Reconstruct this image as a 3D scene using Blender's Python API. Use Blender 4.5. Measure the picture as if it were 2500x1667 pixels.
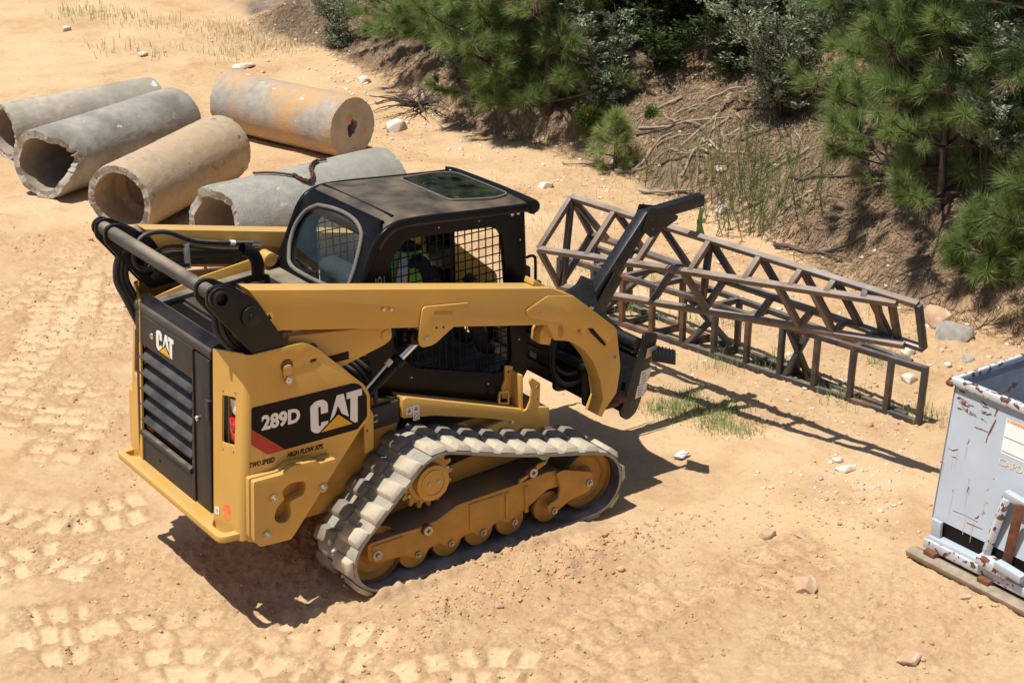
import bpy, bmesh, math, random
import numpy as np
from mathutils import Vector, Matrix
for o in list(bpy.data.objects): bpy.data.objects.remove(o, do_unlink=True)
SC = bpy.context.scene
COL = SC.collection
# ---------------------------------------------------------------- camera
TH, PS, RO = math.radians(21.62942), math.radians(35.295235), math.radians(-0.535959)
def cam_axes():
    r = Vector((math.cos(PS), -math.sin(PS), 0)); d = Vector((math.sin(PS), math.cos(PS), 0)); z = Vector((0, 0, 1))
    f = d*math.cos(TH) - z*math.sin(TH); u = d*math.sin(TH) + z*math.cos(TH)
    return r*math.cos(RO) + u*math.sin(RO), u*math.cos(RO) - r*math.sin(RO), f
cd = bpy.data.cameras.new('camera'); cam = bpy.data.objects.new('camera', cd); COL.objects.link(cam)
_r, _u, _f = cam_axes()
cam.matrix_world = Matrix(((_r.x, _u.x, -_f.x, -4.695755), (_r.y, _u.y, -_f.y, -9.219606), (_r.z, _u.z, -_f.z, 5.42663), (0, 0, 0, 1)))
cd.sensor_width = 36; cd.sensor_fit = 'HORIZONTAL'; cd.lens = 36*4331.5/2500; cd.clip_start = .1; cd.clip_end = 500
SC.camera = cam
# ---------------------------------------------------------------- light
SUN = Vector((.32, -.05, -1)).normalized()           # the way the light travels
w = bpy.data.worlds.new('World'); SC.world = w; w.use_nodes = True
nt = w.node_tree; sk = nt.nodes.new('ShaderNodeTexSky'); sk.sky_type = 'NISHITA'; sk.sun_disc = False
sk.sun_elevation = math.radians(72); sk.sun_rotation = math.atan2(-.32, .05); sk.air_density = 1; sk.dust_density = 1.2
bg = nt.nodes['Background']; nt.links.new(sk.outputs[0], bg.inputs[0]); bg.inputs[1].default_value = .075
sl = bpy.data.lights.new('sun', 'SUN'); sl.energy = 5.0; sl.angle = math.radians(.53); sl.color = (1, .955, .87)
so = bpy.data.objects.new('sun', sl); COL.objects.link(so); so.rotation_euler = SUN.to_track_quat('-Z', 'Y').to_euler(); so.location = (-4, 4, 14)
vs = SC.view_settings; vs.view_transform = 'Standard'; vs.look = 'None'; vs.exposure = .14; vs.gamma = 1; vs.use_curve_mapping = False
SC.cycles.max_bounces = 6; SC.cycles.transparent_max_bounces = 12
random.seed(7); RNG = np.random.default_rng(7)
# ---------------------------------------------------------------- materials
MATS = {}
def mat(name, col, rough=.6, metal=0., var=.12, vs=9., bump=0., bs=60., dust=None, col2=None, c2s=3., c2t=(.5, .62), spec=.5, coat=0., scratch=None, alpha=None):
    """principled with noise colour variation, optional second colour in patches, dust lying on what faces up, fine bump"""
    m = bpy.data.materials.new(name); m.use_nodes = True; n = m.node_tree; N, L = n.nodes, n.links
    b = N['Principled BSDF']; b.inputs['Roughness'].default_value = rough; b.inputs['Metallic'].default_value = metal
    b.inputs['Specular IOR Level'].default_value = spec; b.inputs['Coat Weight'].default_value = coat
    tc = N.new('ShaderNodeTexCoord')
    def noise(s, d=4):
        q = N.new('ShaderNodeTexNoise'); q.inputs['Scale'].default_value = s; q.inputs['Detail'].default_value = d; L.new(tc.outputs['Object'], q.inputs['Vector']); return q.outputs['Fac']
    def ramp(x, a, c):
        q = N.new('ShaderNodeMapRange'); q.inputs[1].default_value = a; q.inputs[2].default_value = c; L.new(x, q.inputs[0]); q.clamp = True; return q.outputs[0]
    def mix(f, a, c):
        q = N.new('ShaderNodeMix'); q.data_type = 'RGBA'
        if isinstance(f, float): q.inputs[0].default_value = f
        else: L.new(f, q.inputs[0])
        for i, x in ((6, a), (7, c)):
            if isinstance(x, (tuple, list)): q.inputs[i].default_value = (*x[:3], 1)
            else: L.new(x, q.inputs[i])
        return q.outputs[2]
    c = mix(ramp(noise(vs), .3, .7), tuple(x*(1-var) for x in col), tuple(min(1, x*(1+var)) for x in col))
    if col2: c = mix(ramp(noise(c2s, 6), *c2t), c, col2)
    if scratch: c = mix(ramp(noise(scratch[1], 8), scratch[2], scratch[2]+.03), c, scratch[0])
    if dust:
        g = N.new('ShaderNodeNewGeometry'); sx = N.new('ShaderNodeSeparateXYZ'); L.new(g.outputs['Normal'], sx.inputs[0])
        up = ramp(sx.outputs[2], .35, .95); mu = N.new('ShaderNodeMath'); mu.operation = 'MULTIPLY'; L.new(up, mu.inputs[0])
        L.new(ramp(noise(dust[2] if len(dust) > 2 else 5., 6), .25, .7), mu.inputs[1])
        m2 = N.new('ShaderNodeMath'); m2.operation = 'MULTIPLY_ADD'; L.new(mu.outputs[0], m2.inputs[0]); m2.inputs[1].default_value = dust[1]; m2.inputs[2].default_value = dust[3] if len(dust) > 3 else 0; m2.use_clamp = True
        c = mix(m2.outputs[0], c, dust[0])
    L.new(c, b.inputs['Base Color'])
    if bump:
        bp = N.new('ShaderNodeBump'); bp.inputs['Strength'].default_value = bump; bp.inputs['Distance'].default_value = .01
        L.new(noise(bs, 5), bp.inputs['Height']); L.new(bp.outputs[0], b.inputs['Normal'])
    MATS[name] = m; return m
DUST = (.42, .29, .17)
mat('yellow_paint', (.62, .35, .068), .40, var=.06, vs=3, dust=((.55, .40, .23), .40, 4.), spec=.4, col2=(.53, .345, .12), c2s=2.2, c2t=(.42, .85), scratch=((.40, .25, .10), 45., .73))
mat('yellow_dirty', (.48, .25, .048), .55, var=.14, vs=7, dust=((.25, .165, .105), 2.4, 3.), spec=.3, bump=.06, bs=90)
mat('black_paint', (.010, .009, .009), .38, var=.25, vs=6, dust=((.20, .15, .10), .10, 6.), spec=.28)
mat('black_cab', (.007, .0065, .007), .30, var=.2, vs=5, spec=.15)
mat('black_roof', (.012, .0115, .013), .38, var=.2, vs=5, dust=((.23, .17, .11), .8, 5.), spec=.45)
mat('black_plastic', (.020, .020, .022), .5, var=.25, vs=8, dust=((.22, .17, .12), .35, 7.), spec=.4)
mat('hood_dusty', (.04, .038, .038), .6, var=.3, vs=7, dust=((.36, .28, .19), .95, 4.))
mat('slat_black', (.022, .022, .024), .5, var=.25, vs=8, dust=((.17, .16, .15), .75, 7.), spec=.35)
mat('rubber_hose', (.018, .018, .019), .6, var=.3, vs=12, dust=((.28, .23, .17), .7, 9.))
mat('rubber_belt', (.035, .034, .033), .75, var=.3, vs=9, dust=((.42, .42, .39), .7, 6., .05), bump=.1)
mat('belt_dusty', (.31, .295, .26), .9, var=.2, vs=10, bump=.15, col2=(.40, .34, .26), c2s=7., c2t=(.5, .7), spec=.2)
mat('lug_dusty', (.36, .325, .265), .9, var=.25, vs=12, bump=.25, bs=40, col2=(.54, .46, .34), c2s=9., c2t=(.36, .58), spec=.2)
mat('lug_shaded', (.24, .21, .17), .85, var=.25, vs=10, bump=.15, dust=((.24, .20, .155), .8, 8., .04), spec=.2)  # inner tread row: the lift arm's shade is put into this colour
mat('steel', (.55, .55, .56), .32, 1., var=.1)
mat('chrome', (.75, .76, .78), .12, 1., var=.02)
mat('bolt_steel', (.42, .39, .34), .45, .8, var=.15)
mat('white_vinyl', (.78, .78, .77), .45, var=.03)
mat('decal_black', (.009, .007, .007), .5, var=.1, spec=.15)
mat('decal_red', (.42, .022, .014), .4, var=.05)
mat('decal_yellow', (.72, .36, .006), .4, var=.04)
mat('sticker_yellow', (.78, .60, .05), .45, var=.04)
mat('orange_paint', (.85, .16, .05), .5, var=.1, col2=(.8, .3, .05), c2s=30.)
mat('lens_red', (.55, .012, .03), .15, var=.05, coat=.6)
mat('lens_clear', (.75, .76, .74), .1, var=.1, coat=.8, vs=40)
mat('seal_grey', (.15, .135, .115), .7, var=.15, vs=12)
mat('label_grey', (.45, .45, .44), .5, var=.05)
mat('label_tan', (.62, .52, .38), .5, var=.05)
mat('jib_black', (.011, .011, .012), .40, var=.3, vs=20, bump=.25, bs=110, scratch=((.40, .40, .39), 55., .70), spec=.55)
mat('sling_green', (.40, .52, .16), .7, var=.15, vs=30)
mat('tag_green', (.04, .62, .28), .5, var=.05)
mat('truss_steel', (.052, .048, .049), .42, .15, var=.25, vs=7, dust=((.33, .29, .26), .7, 6.), col2=(.17, .085, .05), c2s=3.5, c2t=(.52, .66), bump=.05)
mat('truss_rusty', (.19, .135, .102), .65, .1, var=.25, vs=9, dust=((.42, .35, .30), .8, 6.), col2=(.115, .107, .104), c2s=3.0, c2t=(.50, .62), bump=.08)
mat('vest_green', (.25, .72, .10), .75, var=.1, vs=14, bump=.1)
mat('vest_white', (.90, .90, .88), .4, var=.03)
mat('vest_orange', (.62, .13, .04), .7, var=.05)
mat('shirt_dark', (.03, .03, .04), .8, var=.2)
mat('trousers', (.05, .055, .07), .85, var=.2)
mat('skin', (.42, .23, .15), .55, var=.06, vs=20)
mat('hair', (.025, .017, .012), .6, var=.3, vs=40)
mat('eye', (.6, .58, .55), .3, var=.05); mat('lip', (.34, .13, .10), .5, var=.05)
mat('seat_fabric', (.03, .03, .032), .85, var=.2, vs=15)
mat('trim_green', (.14, .17, .145), .7, var=.1)
mat('wood_old', (.30, .235, .17), .85, var=.25, vs=14, bump=.25, bs=40)
mat('bark', (.075, .050, .035), .9, var=.35, vs=14, bump=.6, bs=25)
mat('bark_red', (.13, .062, .036), .9, var=.35, vs=14, bump=.6, bs=25)
mat('deadwood', (.33, .255, .185), .85, var=.35, vs=10, bump=.3, bs=40)
mat('deadwood_dark', (.10, .075, .06), .9, var=.4, vs=10, bump=.3, bs=40)
mat('chain_rust', (.10, .045, .028), .75, .3, var=.35, vs=30)
mat('rock_tan', (.50, .33, .20), .85, var=.2, vs=9, bump=.4, bs=18, col2=(.62, .50, .36), c2s=6.)
mat('rock_white', (.62, .57, .50), .8, var=.15, vs=9, bump=.4, bs=18, col2=(.45, .33, .22), c2s=5.)
mat('rock_grey', (.36, .33, .29), .85, var=.2, vs=9, bump=.4, bs=18, col2=(.26, .24, .22), c2s=6.)
mat('clod', (.45, .27, .15), .95, var=.3, vs=3, bump=.3, bs=50)
mat('paper', (.62, .66, .74), .6, var=.1, vs=20)
mat('hopper_paint', (.42, .465, .525), .5, var=.06, vs=3, scratch=((.22, .10, .05), 15., .715), bump=.05, bs=50)
mat('hopper_rust', (.26, .285, .33), .65, var=.25, vs=5, scratch=((.16, .08, .045), 6., .64), bump=.1)
mat('rust_stain', (.46, .37, .28), .7, var=.12, vs=20)
mat('rust', (.15, .058, .028), .85, var=.35, vs=20, bump=.2)
mat('faded_ochre', (.62, .56, .42), .6, var=.1)
mat('label_white', (.74, .73, .70), .5, var=.03)
mat('label_orange', (.80, .33, .08), .5, var=.04)
mat('label_ink', (.22, .22, .22), .6, var=.05)
def glass(name, tint, dirt=.10, dcol=(.30, .30, .27)):
    """tinted clear pane: what lies behind shows through, sky and trees reflect, a film of dust"""
    m = bpy.data.materials.new(name); m.use_nodes = True; N, L = m.node_tree.nodes, m.node_tree.links
    t = N.new('ShaderNodeBsdfTransparent'); t.inputs[0].default_value = (*tint, 1); g = N.new('ShaderNodeBsdfGlossy'); g.inputs['Roughness'].default_value = .02; g.inputs[0].default_value = (1, 1, 1, 1)
    lw = N.new('ShaderNodeLayerWeight'); lw.inputs[0].default_value = .5; pw = N.new('ShaderNodeMath'); pw.operation = 'POWER'; L.new(lw.outputs['Facing'], pw.inputs[0]); pw.inputs[1].default_value = 5; fr = N.new('ShaderNodeMath'); fr.operation = 'MULTIPLY_ADD'; L.new(pw.outputs[0], fr.inputs[0]); fr.inputs[1].default_value = .9; fr.inputs[2].default_value = .04; a = N.new('ShaderNodeMixShader'); L.new(fr.outputs[0], a.inputs[0]); L.new(t.outputs[0], a.inputs[1]); L.new(g.outputs[0], a.inputs[2])
    d = N.new('ShaderNodeBsdfDiffuse'); d.inputs[0].default_value = (*dcol, 1); tc = N.new('ShaderNodeTexCoord'); no = N.new('ShaderNodeTexNoise'); no.inputs['Scale'].default_value = 9; no.inputs['Detail'].default_value = 6; L.new(tc.outputs['Object'], no.inputs[0])
    mr = N.new('ShaderNodeMapRange'); mr.inputs[1].default_value = .35; mr.inputs[2].default_value = .75; mr.inputs[4].default_value = dirt*2; L.new(no.outputs[0], mr.inputs[0]); b = N.new('ShaderNodeMixShader'); L.new(mr.outputs[0], b.inputs[0]); L.new(a.outputs[0], b.inputs[1]); L.new(d.outputs[0], b.inputs[2]); L.new(b.outputs[0], N['Material Output'].inputs[0])
    MATS[name] = m; return m
glass('glass_window', (.86, .92, .89), .018); glass('glass_dim', (.36, .48, .42), .05)  # skylight tint darkened to carry the dimness of the cab below
def leafmat(name, a, b_, rough=.5, trans=.3, vs=1.2):
    m = bpy.data.materials.new(name); m.use_nodes = True; N, L = m.node_tree.nodes, m.node_tree.links
    p = N['Principled BSDF']; p.inputs['Roughness'].default_value = rough; p.inputs['Specular IOR Level'].default_value = .35
    g = N.new('ShaderNodeNewGeometry'); mx = N.new('ShaderNodeMix'); mx.data_type = 'RGBA'; mx.inputs[6].default_value = (*a, 1); mx.inputs[7].default_value = (*b_, 1)
    tc = N.new('ShaderNodeTexCoord'); no = N.new('ShaderNodeTexNoise'); no.inputs['Scale'].default_value = vs; no.inputs['Detail'].default_value = 6
    L.new(tc.outputs['Object'], no.inputs[0])
    ad = N.new('ShaderNodeMath'); ad.operation = 'MULTIPLY_ADD'; L.new(g.outputs['Random Per Island'], ad.inputs[0]); ad.inputs[1].default_value = .55
    mr = N.new('ShaderNodeMapRange'); mr.inputs[1].default_value = .35; mr.inputs[2].default_value = .65; mr.inputs[4].default_value = .55; L.new(no.outputs[0], mr.inputs[0]); L.new(mr.outputs[0], ad.inputs[2])
    L.new(ad.outputs[0], mx.inputs[0]); L.new(mx.outputs[2], p.inputs['Base Color'])
    t = N.new('ShaderNodeBsdfTranslucent'); L.new(mx.outputs[2], t.inputs[0]); ms = N.new('ShaderNodeMixShader'); ms.inputs[0].default_value = trans
    L.new(p.outputs[0], ms.inputs[1]); L.new(t.outputs[0], ms.inputs[2]); L.new(ms.outputs[0], N['Material Output'].inputs[0])
    MATS[name] = m; return m
leafmat('needles', (.11, .17, .05), (.34, .44, .155), .42, .45); leafmat('needles_young', (.20, .27, .08), (.42, .50, .19), .42, .35); leafmat('needles_shaded', (.03, .055, .018), (.09, .14, .045))  # the darkest needles are a copy with the wood's shade in the colour
leafmat('leaf_silver', (.15, .19, .105), (.42, .47, .33), .4, .25, 4); leafmat('leaf_bright', (.08, .16, .02), (.22, .34, .05)); leafmat('leaf_shaded', (.025, .055, .012), (.075, .13, .03))  # the darkest leaf colour holds the shade of the hollow
leafmat('grass_blade', (.13, .20, .06), (.32, .40, .15), .6); leafmat('grass_dry', (.32, .26, .13), (.52, .43, .25), .7, .2); leafmat('weed', (.11, .16, .05), (.24, .28, .11), .6)
leafmat('straw', (.13, .08, .045), (.34, .24, .15), .8, .1)
# ---------------------------------------------------------------- mesh helpers
class MB:
    def __init__(s): s.v = []; s.f = []
    def add(s, vs, fs):
        k = len(s.v); s.v += [tuple(p) for p in vs]; s.f += [tuple(i+k for i in f) for f in fs]; return s
    def box(s, c, d, R=None):
        vs = []
        for x in (-.5, .5):
            for y in (-.5, .5):
                for z in (-.5, .5):
                    p = Vector((x*d[0], y*d[1], z*d[2])); p = (R @ p) if R else p; vs.append(p+Vector(c))
        return s.add(vs, [(0, 1, 3, 2), (4, 6, 7, 5), (0, 4, 5, 1), (2, 3, 7, 6), (0, 2, 6, 4), (1, 5, 7, 3)])
    def lohi(s, a, b): return s.box([(p+q)/2 for p, q in zip(a, b)], [abs(q-p) for p, q in zip(a, b)])
    def prism(s, o, a, b, pl='xz'):
        m = {'xz': lambda p, t: (p[0], t, p[1]), 'yz': lambda p, t: (t, p[0], p[1]), 'xy': lambda p, t: (p[0], p[1], t)}[pl] if isinstance(pl, str) else pl
        n = len(o); A = sum(o[i][0]*o[(i+1) % n][1]-o[(i+1) % n][0]*o[i][1] for i in range(n))
        return s.add([m(p, a) for p in o]+[m(p, b) for p in o], [tuple(range(n)), tuple(range(2*n-1, n-1, -1))]+[(i, i+n, (i+1) % n+n, (i+1) % n) for i in range(n)])
    def plate(s, o, holes, a, b, pl='xz'):
        m = {'xz': lambda p, t: (p[0], t, p[1]), 'yz': lambda p, t: (t, p[0], p[1]), 'xy': lambda p, t: (p[0], p[1], t)}[pl] if isinstance(pl, str) else pl
        bm = bmesh.new()
        for lp in [o]+list(holes):
            q = [bm.verts.new((p[0], p[1], 0)) for p in lp]
            for i in range(len(q)): bm.edges.new((q[i], q[(i+1) % len(q)]))
        bmesh.ops.triangle_fill(bm, use_beauty=True, use_dissolve=False, edges=bm.edges[:])
        bm.verts.index_update(); V = [(v.co.x, v.co.y) for v in bm.verts]; F = [tuple(v.index for v in f.verts) for f in bm.faces]
        bd = [tuple(v.index for v in e.verts) for e in bm.edges if len(e.link_faces) == 1]; bm.free(); n = len(V)
        return s.add([m(p, a) for p in V]+[m(p, b) for p in V], F+[tuple(i+n for i in reversed(f)) for f in F]+[(i, j, j+n, i+n) for i, j in bd])
    def tube(s, path, r, n=10, caps=True, closed=False):
        P = [Vector(p) for p in path]; k = len(P); rr = r if isinstance(r, (list, tuple)) else [r]*k
        T = []
        for i in range(k):
            a = P[(i-1) % k] if (i > 0 or closed) else P[0]; b = P[(i+1) % k] if (i < k-1 or closed) else P[-1]
            t = (b-a); T.append(t.normalized() if t.length > 1e-9 else Vector((0, 0, 1)))
        u = T[0].orthogonal().normalized(); vs = []
        for i in range(k):
            u = (u-T[i]*u.dot(T[i])); u = u.normalized() if u.length > 1e-6 else T[i].orthogonal().normalized(); w_ = T[i].cross(u)
            vs += [P[i]+(u*math.cos(2*math.pi*j/n)+w_*math.sin(2*math.pi*j/n))*rr[i] for j in range(n)]
        fs = []
        for i in range(k if closed else k-1):
            for j in range(n):
                a, b = i*n+j, i*n+(j+1) % n; c, d = ((i+1) % k)*n+(j+1) % n, ((i+1) % k)*n+j; fs.append((a, b, c, d))
        if caps and not closed: fs += [tuple(range(n-1, -1, -1)), tuple(range((k-1)*n, k*n))]
        return s.add(vs, fs)
    def cyl(s, a, b, r, n=24, r2=None): return s.tube([a, b], [r, r if r2 is None else r2], n)
    def bar(s, a, b, w_, h, up=(0, 0, 1)):
        a, b = Vector(a), Vector(b); t = (b-a); L = t.length; t = t.normalized(); u = Vector(up); u = u-t*u.dot(t)
        u = u.normalized() if u.length > 1e-5 else t.orthogonal().normalized(); v = t.cross(u)
        return s.box((a+b)/2, (L, w_, h), Matrix((t, v, u)).transposed())
    def data(s, name, m, bevel=0, seg=2, smooth=None):
        me = bpy.data.meshes.new(name); me.from_pydata(s.v, [], s.f)
        bm = bmesh.new(); bm.from_mesh(me); bmesh.ops.recalc_face_normals(bm, faces=bm.faces[:])
        if bevel:
            ed = [e for e in bm.edges if len(e.link_faces) == 2 and e.calc_face_angle(0) > .6]
            bmesh.ops.bevel(bm, geom=ed, offset=bevel, segments=seg, profile=.5, affect='EDGES', clamp_overlap=True)
        bm.to_mesh(me); bm.free(); me.materials.append(MATS[m])
        if smooth is not None or bevel:
            me.polygons.foreach_set('use_smooth', [True]*len(me.polygons)); me.set_sharp_from_angle(angle=math.radians(smooth or 40))
        return me
    def build(s, name, m, parent=None, bevel=0, seg=2, smooth=None, **kw):
        o = bpy.data.objects.new(name, s.data(name, m, bevel, seg, smooth)); COL.objects.link(o)
        if parent: o.parent = parent
        for k, v in kw.items(): o[k] = v
        return o
def link(name, me, parent=None, loc=None, rot=None, **kw):
    o = bpy.data.objects.new(name, me); COL.objects.link(o)
    if parent: o.parent = parent
    if loc is not None: o.location = loc
    if rot is not None: o.rotation_euler = rot
    for k, v in kw.items(): o[k] = v
    return o
def thing(name, label, cat, loc=(0, 0, 0), group=None):
    o = bpy.data.objects.new(name, None); COL.objects.link(o); o.location = loc; o.empty_display_size = .2
    o['label'] = label; o['category'] = cat
    if group: o['group'] = group
    return o
def tag(o, label, cat, group=None, kind=None):
    if label: o['label'] = label
    if cat: o['category'] = cat
    if group: o['group'] = group
    if kind: o['kind'] = kind
    return o
def rnd(pts, r, n=4):
    """round the corners of a 2-D outline"""
    out = []; k = len(pts)
    for i in range(k):
        p = Vector(pts[i][:2]); a = Vector(pts[i-1][:2]); b = Vector(pts[(i+1) % k][:2]); R = pts[i][2] if len(pts[i]) > 2 else r
        da, db = (a-p), (b-p); d = min(R, da.length*.45, db.length*.45)
        if d < 1e-4: out.append(tuple(p)); continue
        s, e = p+da.normalized()*d, p+db.normalized()*d
        for j in range(n+1):
            t = j/n; out.append(tuple(s*(1-t)**2+p*2*t*(1-t)+e*t*t))
    return out
def circ(c, r, n=24, ry=None): return [(c[0]+r*math.cos(2*math.pi*i/n), c[1]+(ry or r)*math.sin(2*math.pi*i/n)) for i in range(n)]
def catmull(P, n=6):
    P = [Vector(p) for p in P]; Q = [P[0]*2-P[1]]+P+[P[-1]*2-P[-2]]; out = []
    for i in range(1, len(Q)-2):
        for j in range(n):
            t = j/n; a, b, c, d = Q[i-1], Q[i], Q[i+1], Q[i+2]
            out.append(.5*((2*b)+(c-a)*t+(2*a-5*b+4*c-d)*t*t+(3*b-a-3*c+d)*t**3))
    out.append(P[-1]); return out
def text(name, s, m, org, ux, uy, height, width, parent, bold=.0, thick=.0015):
    cu = bpy.data.curves.new(name, 'FONT'); cu.body = s; cu.offset = bold; cu.resolution_u = 3; ob = bpy.data.objects.new(name, cu); COL.objects.link(ob)
    bpy.context.view_layer.update(); me = bpy.data.meshes.new_from_object(ob.evaluated_get(bpy.context.evaluated_depsgraph_get())); bpy.data.objects.remove(ob)
    co = np.empty(len(me.vertices)*3); me.vertices.foreach_get('co', co); co = co.reshape(-1, 3); lo, hi = co.min(0), co.max(0)
    u, v = Vector(ux).normalized(), Vector(uy).normalized(); n = u.cross(v)
    q = (co[:, :1]-lo[0])/(hi[0]-lo[0])*width*np.array(u)+(co[:, 1:2]-lo[1])/(hi[1]-lo[1])*height*np.array(v)+np.array(org)+thick*np.array(n)
    me.vertices.foreach_set('co', q.ravel()); me.materials.clear(); me.materials.append(MATS[m]); me.name = name
    return link(name, me, parent)
def np_mesh(name, V, F, m, parent=None, smooth=False, **kw):
    V = np.asarray(V, np.float32); F = np.asarray(F, np.int32); me = bpy.data.meshes.new(name); k = F.shape[1]
    me.vertices.add(len(V)); me.vertices.foreach_set('co', V.ravel()); me.loops.add(F.size); me.loops.foreach_set('vertex_index', F.ravel())
    me.polygons.add(len(F)); me.polygons.foreach_set('loop_start', np.arange(0, F.size, k, dtype=np.int32)); me.polygons.foreach_set('loop_total', np.full(len(F), k, np.int32))
    if smooth: me.polygons.foreach_set('use_smooth', np.ones(len(F), bool))
    me.update(calc_edges=True); me.materials.append(MATS[m])
    return link(name, me, parent, **kw)
# ---------------------------------------------------------------- terrain
def vnoise(x, y, seed=0):
    xi, yi = np.floor(x).astype(np.int64), np.floor(y).astype(np.int64); fx, fy = x-xi, y-yi
    fx, fy = fx*fx*(3-2*fx), fy*fy*(3-2*fy)
    def h(a, b):
        n = (a*374761393+b*668265263+seed*1274126177) & 0x7fffffff; n = (n ^ (n >> 13))*1274126177 & 0x7fffffff; n = n ^ (n >> 16)
        return (n & 0xffff)/65535.
    return (h(xi, yi)*(1-fx)+h(xi+1, yi)*fx)*(1-fy)+(h(xi, yi+1)*(1-fx)+h(xi+1, yi+1)*fx)*fy
def fbm(x, y, s, o=4, seed=0, g=.5):
    r = 0; a = 1; t = 0
    for i in range(o): r = r+a*(vnoise(x*s, y*s, seed+i*17)-.5); t += a; a *= g; s *= 2.03
    return r/t*2
FY = np.array([-30, -3, -.86, -.4, .4, 1.2, 2.2, 3.4, 4.9, 6.5, 7.4, 8.0, 10.4, 12.7, 16.5, 22, 60.])
FX = np.array([7.2, 6.9, 6.55, 6.45, 6.4, 6.4, 6.6, 6.8, 7.0, 7.05, 6.7, 6.55, 7.2, 7.6, 7.5, 7.8, 9.])
def sst(a, b, x):
    t = np.clip((x-a)/(b-a), 0, 1); return t*t*(3-2*t)
def bank(x, y):
    d = x-np.interp(y, FY, FX)+.35*fbm(x, y, .55, 3, 5)
    left = sst(9.5, 13., y)
    h = (.16+.10*fbm(x, y, .8, 2, 9))*sst(0, .35, d)*(1-left)+.50*np.maximum(0, d-.15)*(1-.25*left)
    return np.where(h > 2.6, 2.6+(h-2.6)*.25, h), d
# old machine tracks pressed into the clay: centre lines on the ground, each two rows of tread blocks
LANES = [[(-2.01, .16), (-1.51, -.03), (-1.14, -.15), (-.77, -.09)], [(-2.1, -.12), (-1.5, -.33), (-.99, -.50), (-.69, -.76), (-.29, -1.05)], [(-1.5, -1.15), (-1.22, -1.10), (-.72, -1.08), (-.36, -1.24), (-.1, -1.62)],
         [(-1.35, 1.98), (-1.04, 1.34), (-.68, 1.16), (-.28, 1.13)], [(-1.9, .9), (-1.29, .85), (-1.12, .58), (-.8, .38)], [(-.89, 2.54), (-.27, 3.23), (.31, 3.94), (.83, 4.87), (1.29, 5.85)], [(-.9, 2.0), (-.3, 2.55), (.24, 3.1)],
         [(.36, -2.15), (.89, -2.08), (1.25, -2.03), (1.81, -1.98)], [(.0, -2.45), (.58, -2.5), (.94, -2.6), (1.4, -2.85)], [(-.23, 5.11), (.69, 5.84), (1.29, 6.47)], [(-.76, 3.61), (-.09, 4.24), (.58, 5.05), (1.08, 5.85)],
         [(-1.2, -1.75), (-.6, -1.8), (.1, -2.0), (.5, -2.4)], [(1.7, -2.35), (2.3, -2.15), (2.9, -2.2)], [(-1.75, -.75), (-1.2, -.85), (-.8, -1.3), (-.5, -1.9)], [(1.2, -3.3), (1.8, -3.0), (2.5, -2.75)], [(-1.3, 2.9), (-.5, 3.6), (.2, 4.5), (.6, 5.5)]]
def lane_eval(X, Y):
    imp = np.zeros_like(X); com = np.zeros_like(X); ridge = np.zeros_like(X)
    for k, L in enumerate(LANES):
        P = np.array([list(p)[:2] for p in catmull([(a, b, 0) for a, b in L], 24)]); T = np.gradient(P, axis=0); ds = np.linalg.norm(np.diff(P, axis=0), axis=1); S = np.r_[0, np.cumsum(ds)]
        lo, hi = P.min(0)-.5, P.max(0)+.5; mk = (X > lo[0]) & (X < hi[0]) & (Y > lo[1]) & (Y < hi[1]); idx = np.nonzero(mk)[0]
        if not len(idx): continue
        for c in range(0, len(idx), 40000):
            q = idx[c:c+40000]; x, y = X[q], Y[q]; d2 = (x[:, None]-P[None, :, 0])**2+(y[:, None]-P[None, :, 1])**2; i = d2.argmin(1)
            t = T[i]/np.linalg.norm(T[i], axis=1)[:, None]; dx, dy = x-P[i, 0], y-P[i, 1]; lat = t[:, 0]*dy-t[:, 1]*dx; s = S[i]+t[:, 0]*dx+t[:, 1]*dy
            lat = lat+.022*fbm(x, y, 4, 2, 3+k)+.010*fbm(x, y, 26, 3, 23+k); s = s+.03*fbm(x, y, 4, 2, 8+k)+.010*fbm(x, y, 26, 3, 28+k)+.035*lat
            m = np.zeros_like(x); pit = .165
            for row, off in ((-.115, 0), (.115, .5)):
                u = ((s/pit+off) % 1.)-.5; m = np.maximum(m, (1-sst(.26, .39, np.abs(u)))*(1-sst(.078, .108, np.abs(lat-row))))
            wear = sst(-.25, .25, fbm(x, y, 1.1, 3, 30+k)+.28); end = sst(0, .3, s)*(1-sst(S[-1]-.3, S[-1], s))
            bi = np.floor(s/pit).astype(np.int64)*7919+(lat > 0)*104729+k*31; hv = ((bi*2654435761) & 0xffff)/65535.; m = m*wear*end*(.4 if L[0][0] > .9 or (L[0][1] < -1.9 and L[0][0] > -.1) else 1.)*np.clip(hv*4-.2, 0, 1)
            imp[q] = np.maximum(imp[q], m); ridge[q] = np.maximum(ridge[q], (1-sst(.24, .34, np.abs(lat)))*end*(.35+.65*wear))
    return imp, ridge
def ground_base(x, y):
    """height without fine detail, for standing things on"""
    x = np.asarray(x, float); y = np.asarray(y, float); h, d = bank(x, y)
    return h+.03*fbm(x, y, .35, 2, 2)*sst(2., 4.5, np.hypot(x-.8, y))+dip(x, y)
def dip(x, y): return -.088*(1-sst(-.45, .0, x))*np.exp(-(np.maximum(0, np.abs(y+.4)-1.4)/1.2)**2)*sst(-4., -1.6, x)
def GZ(x, y): return float(ground_base(np.array([x]), np.array([y]))[0])
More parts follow.
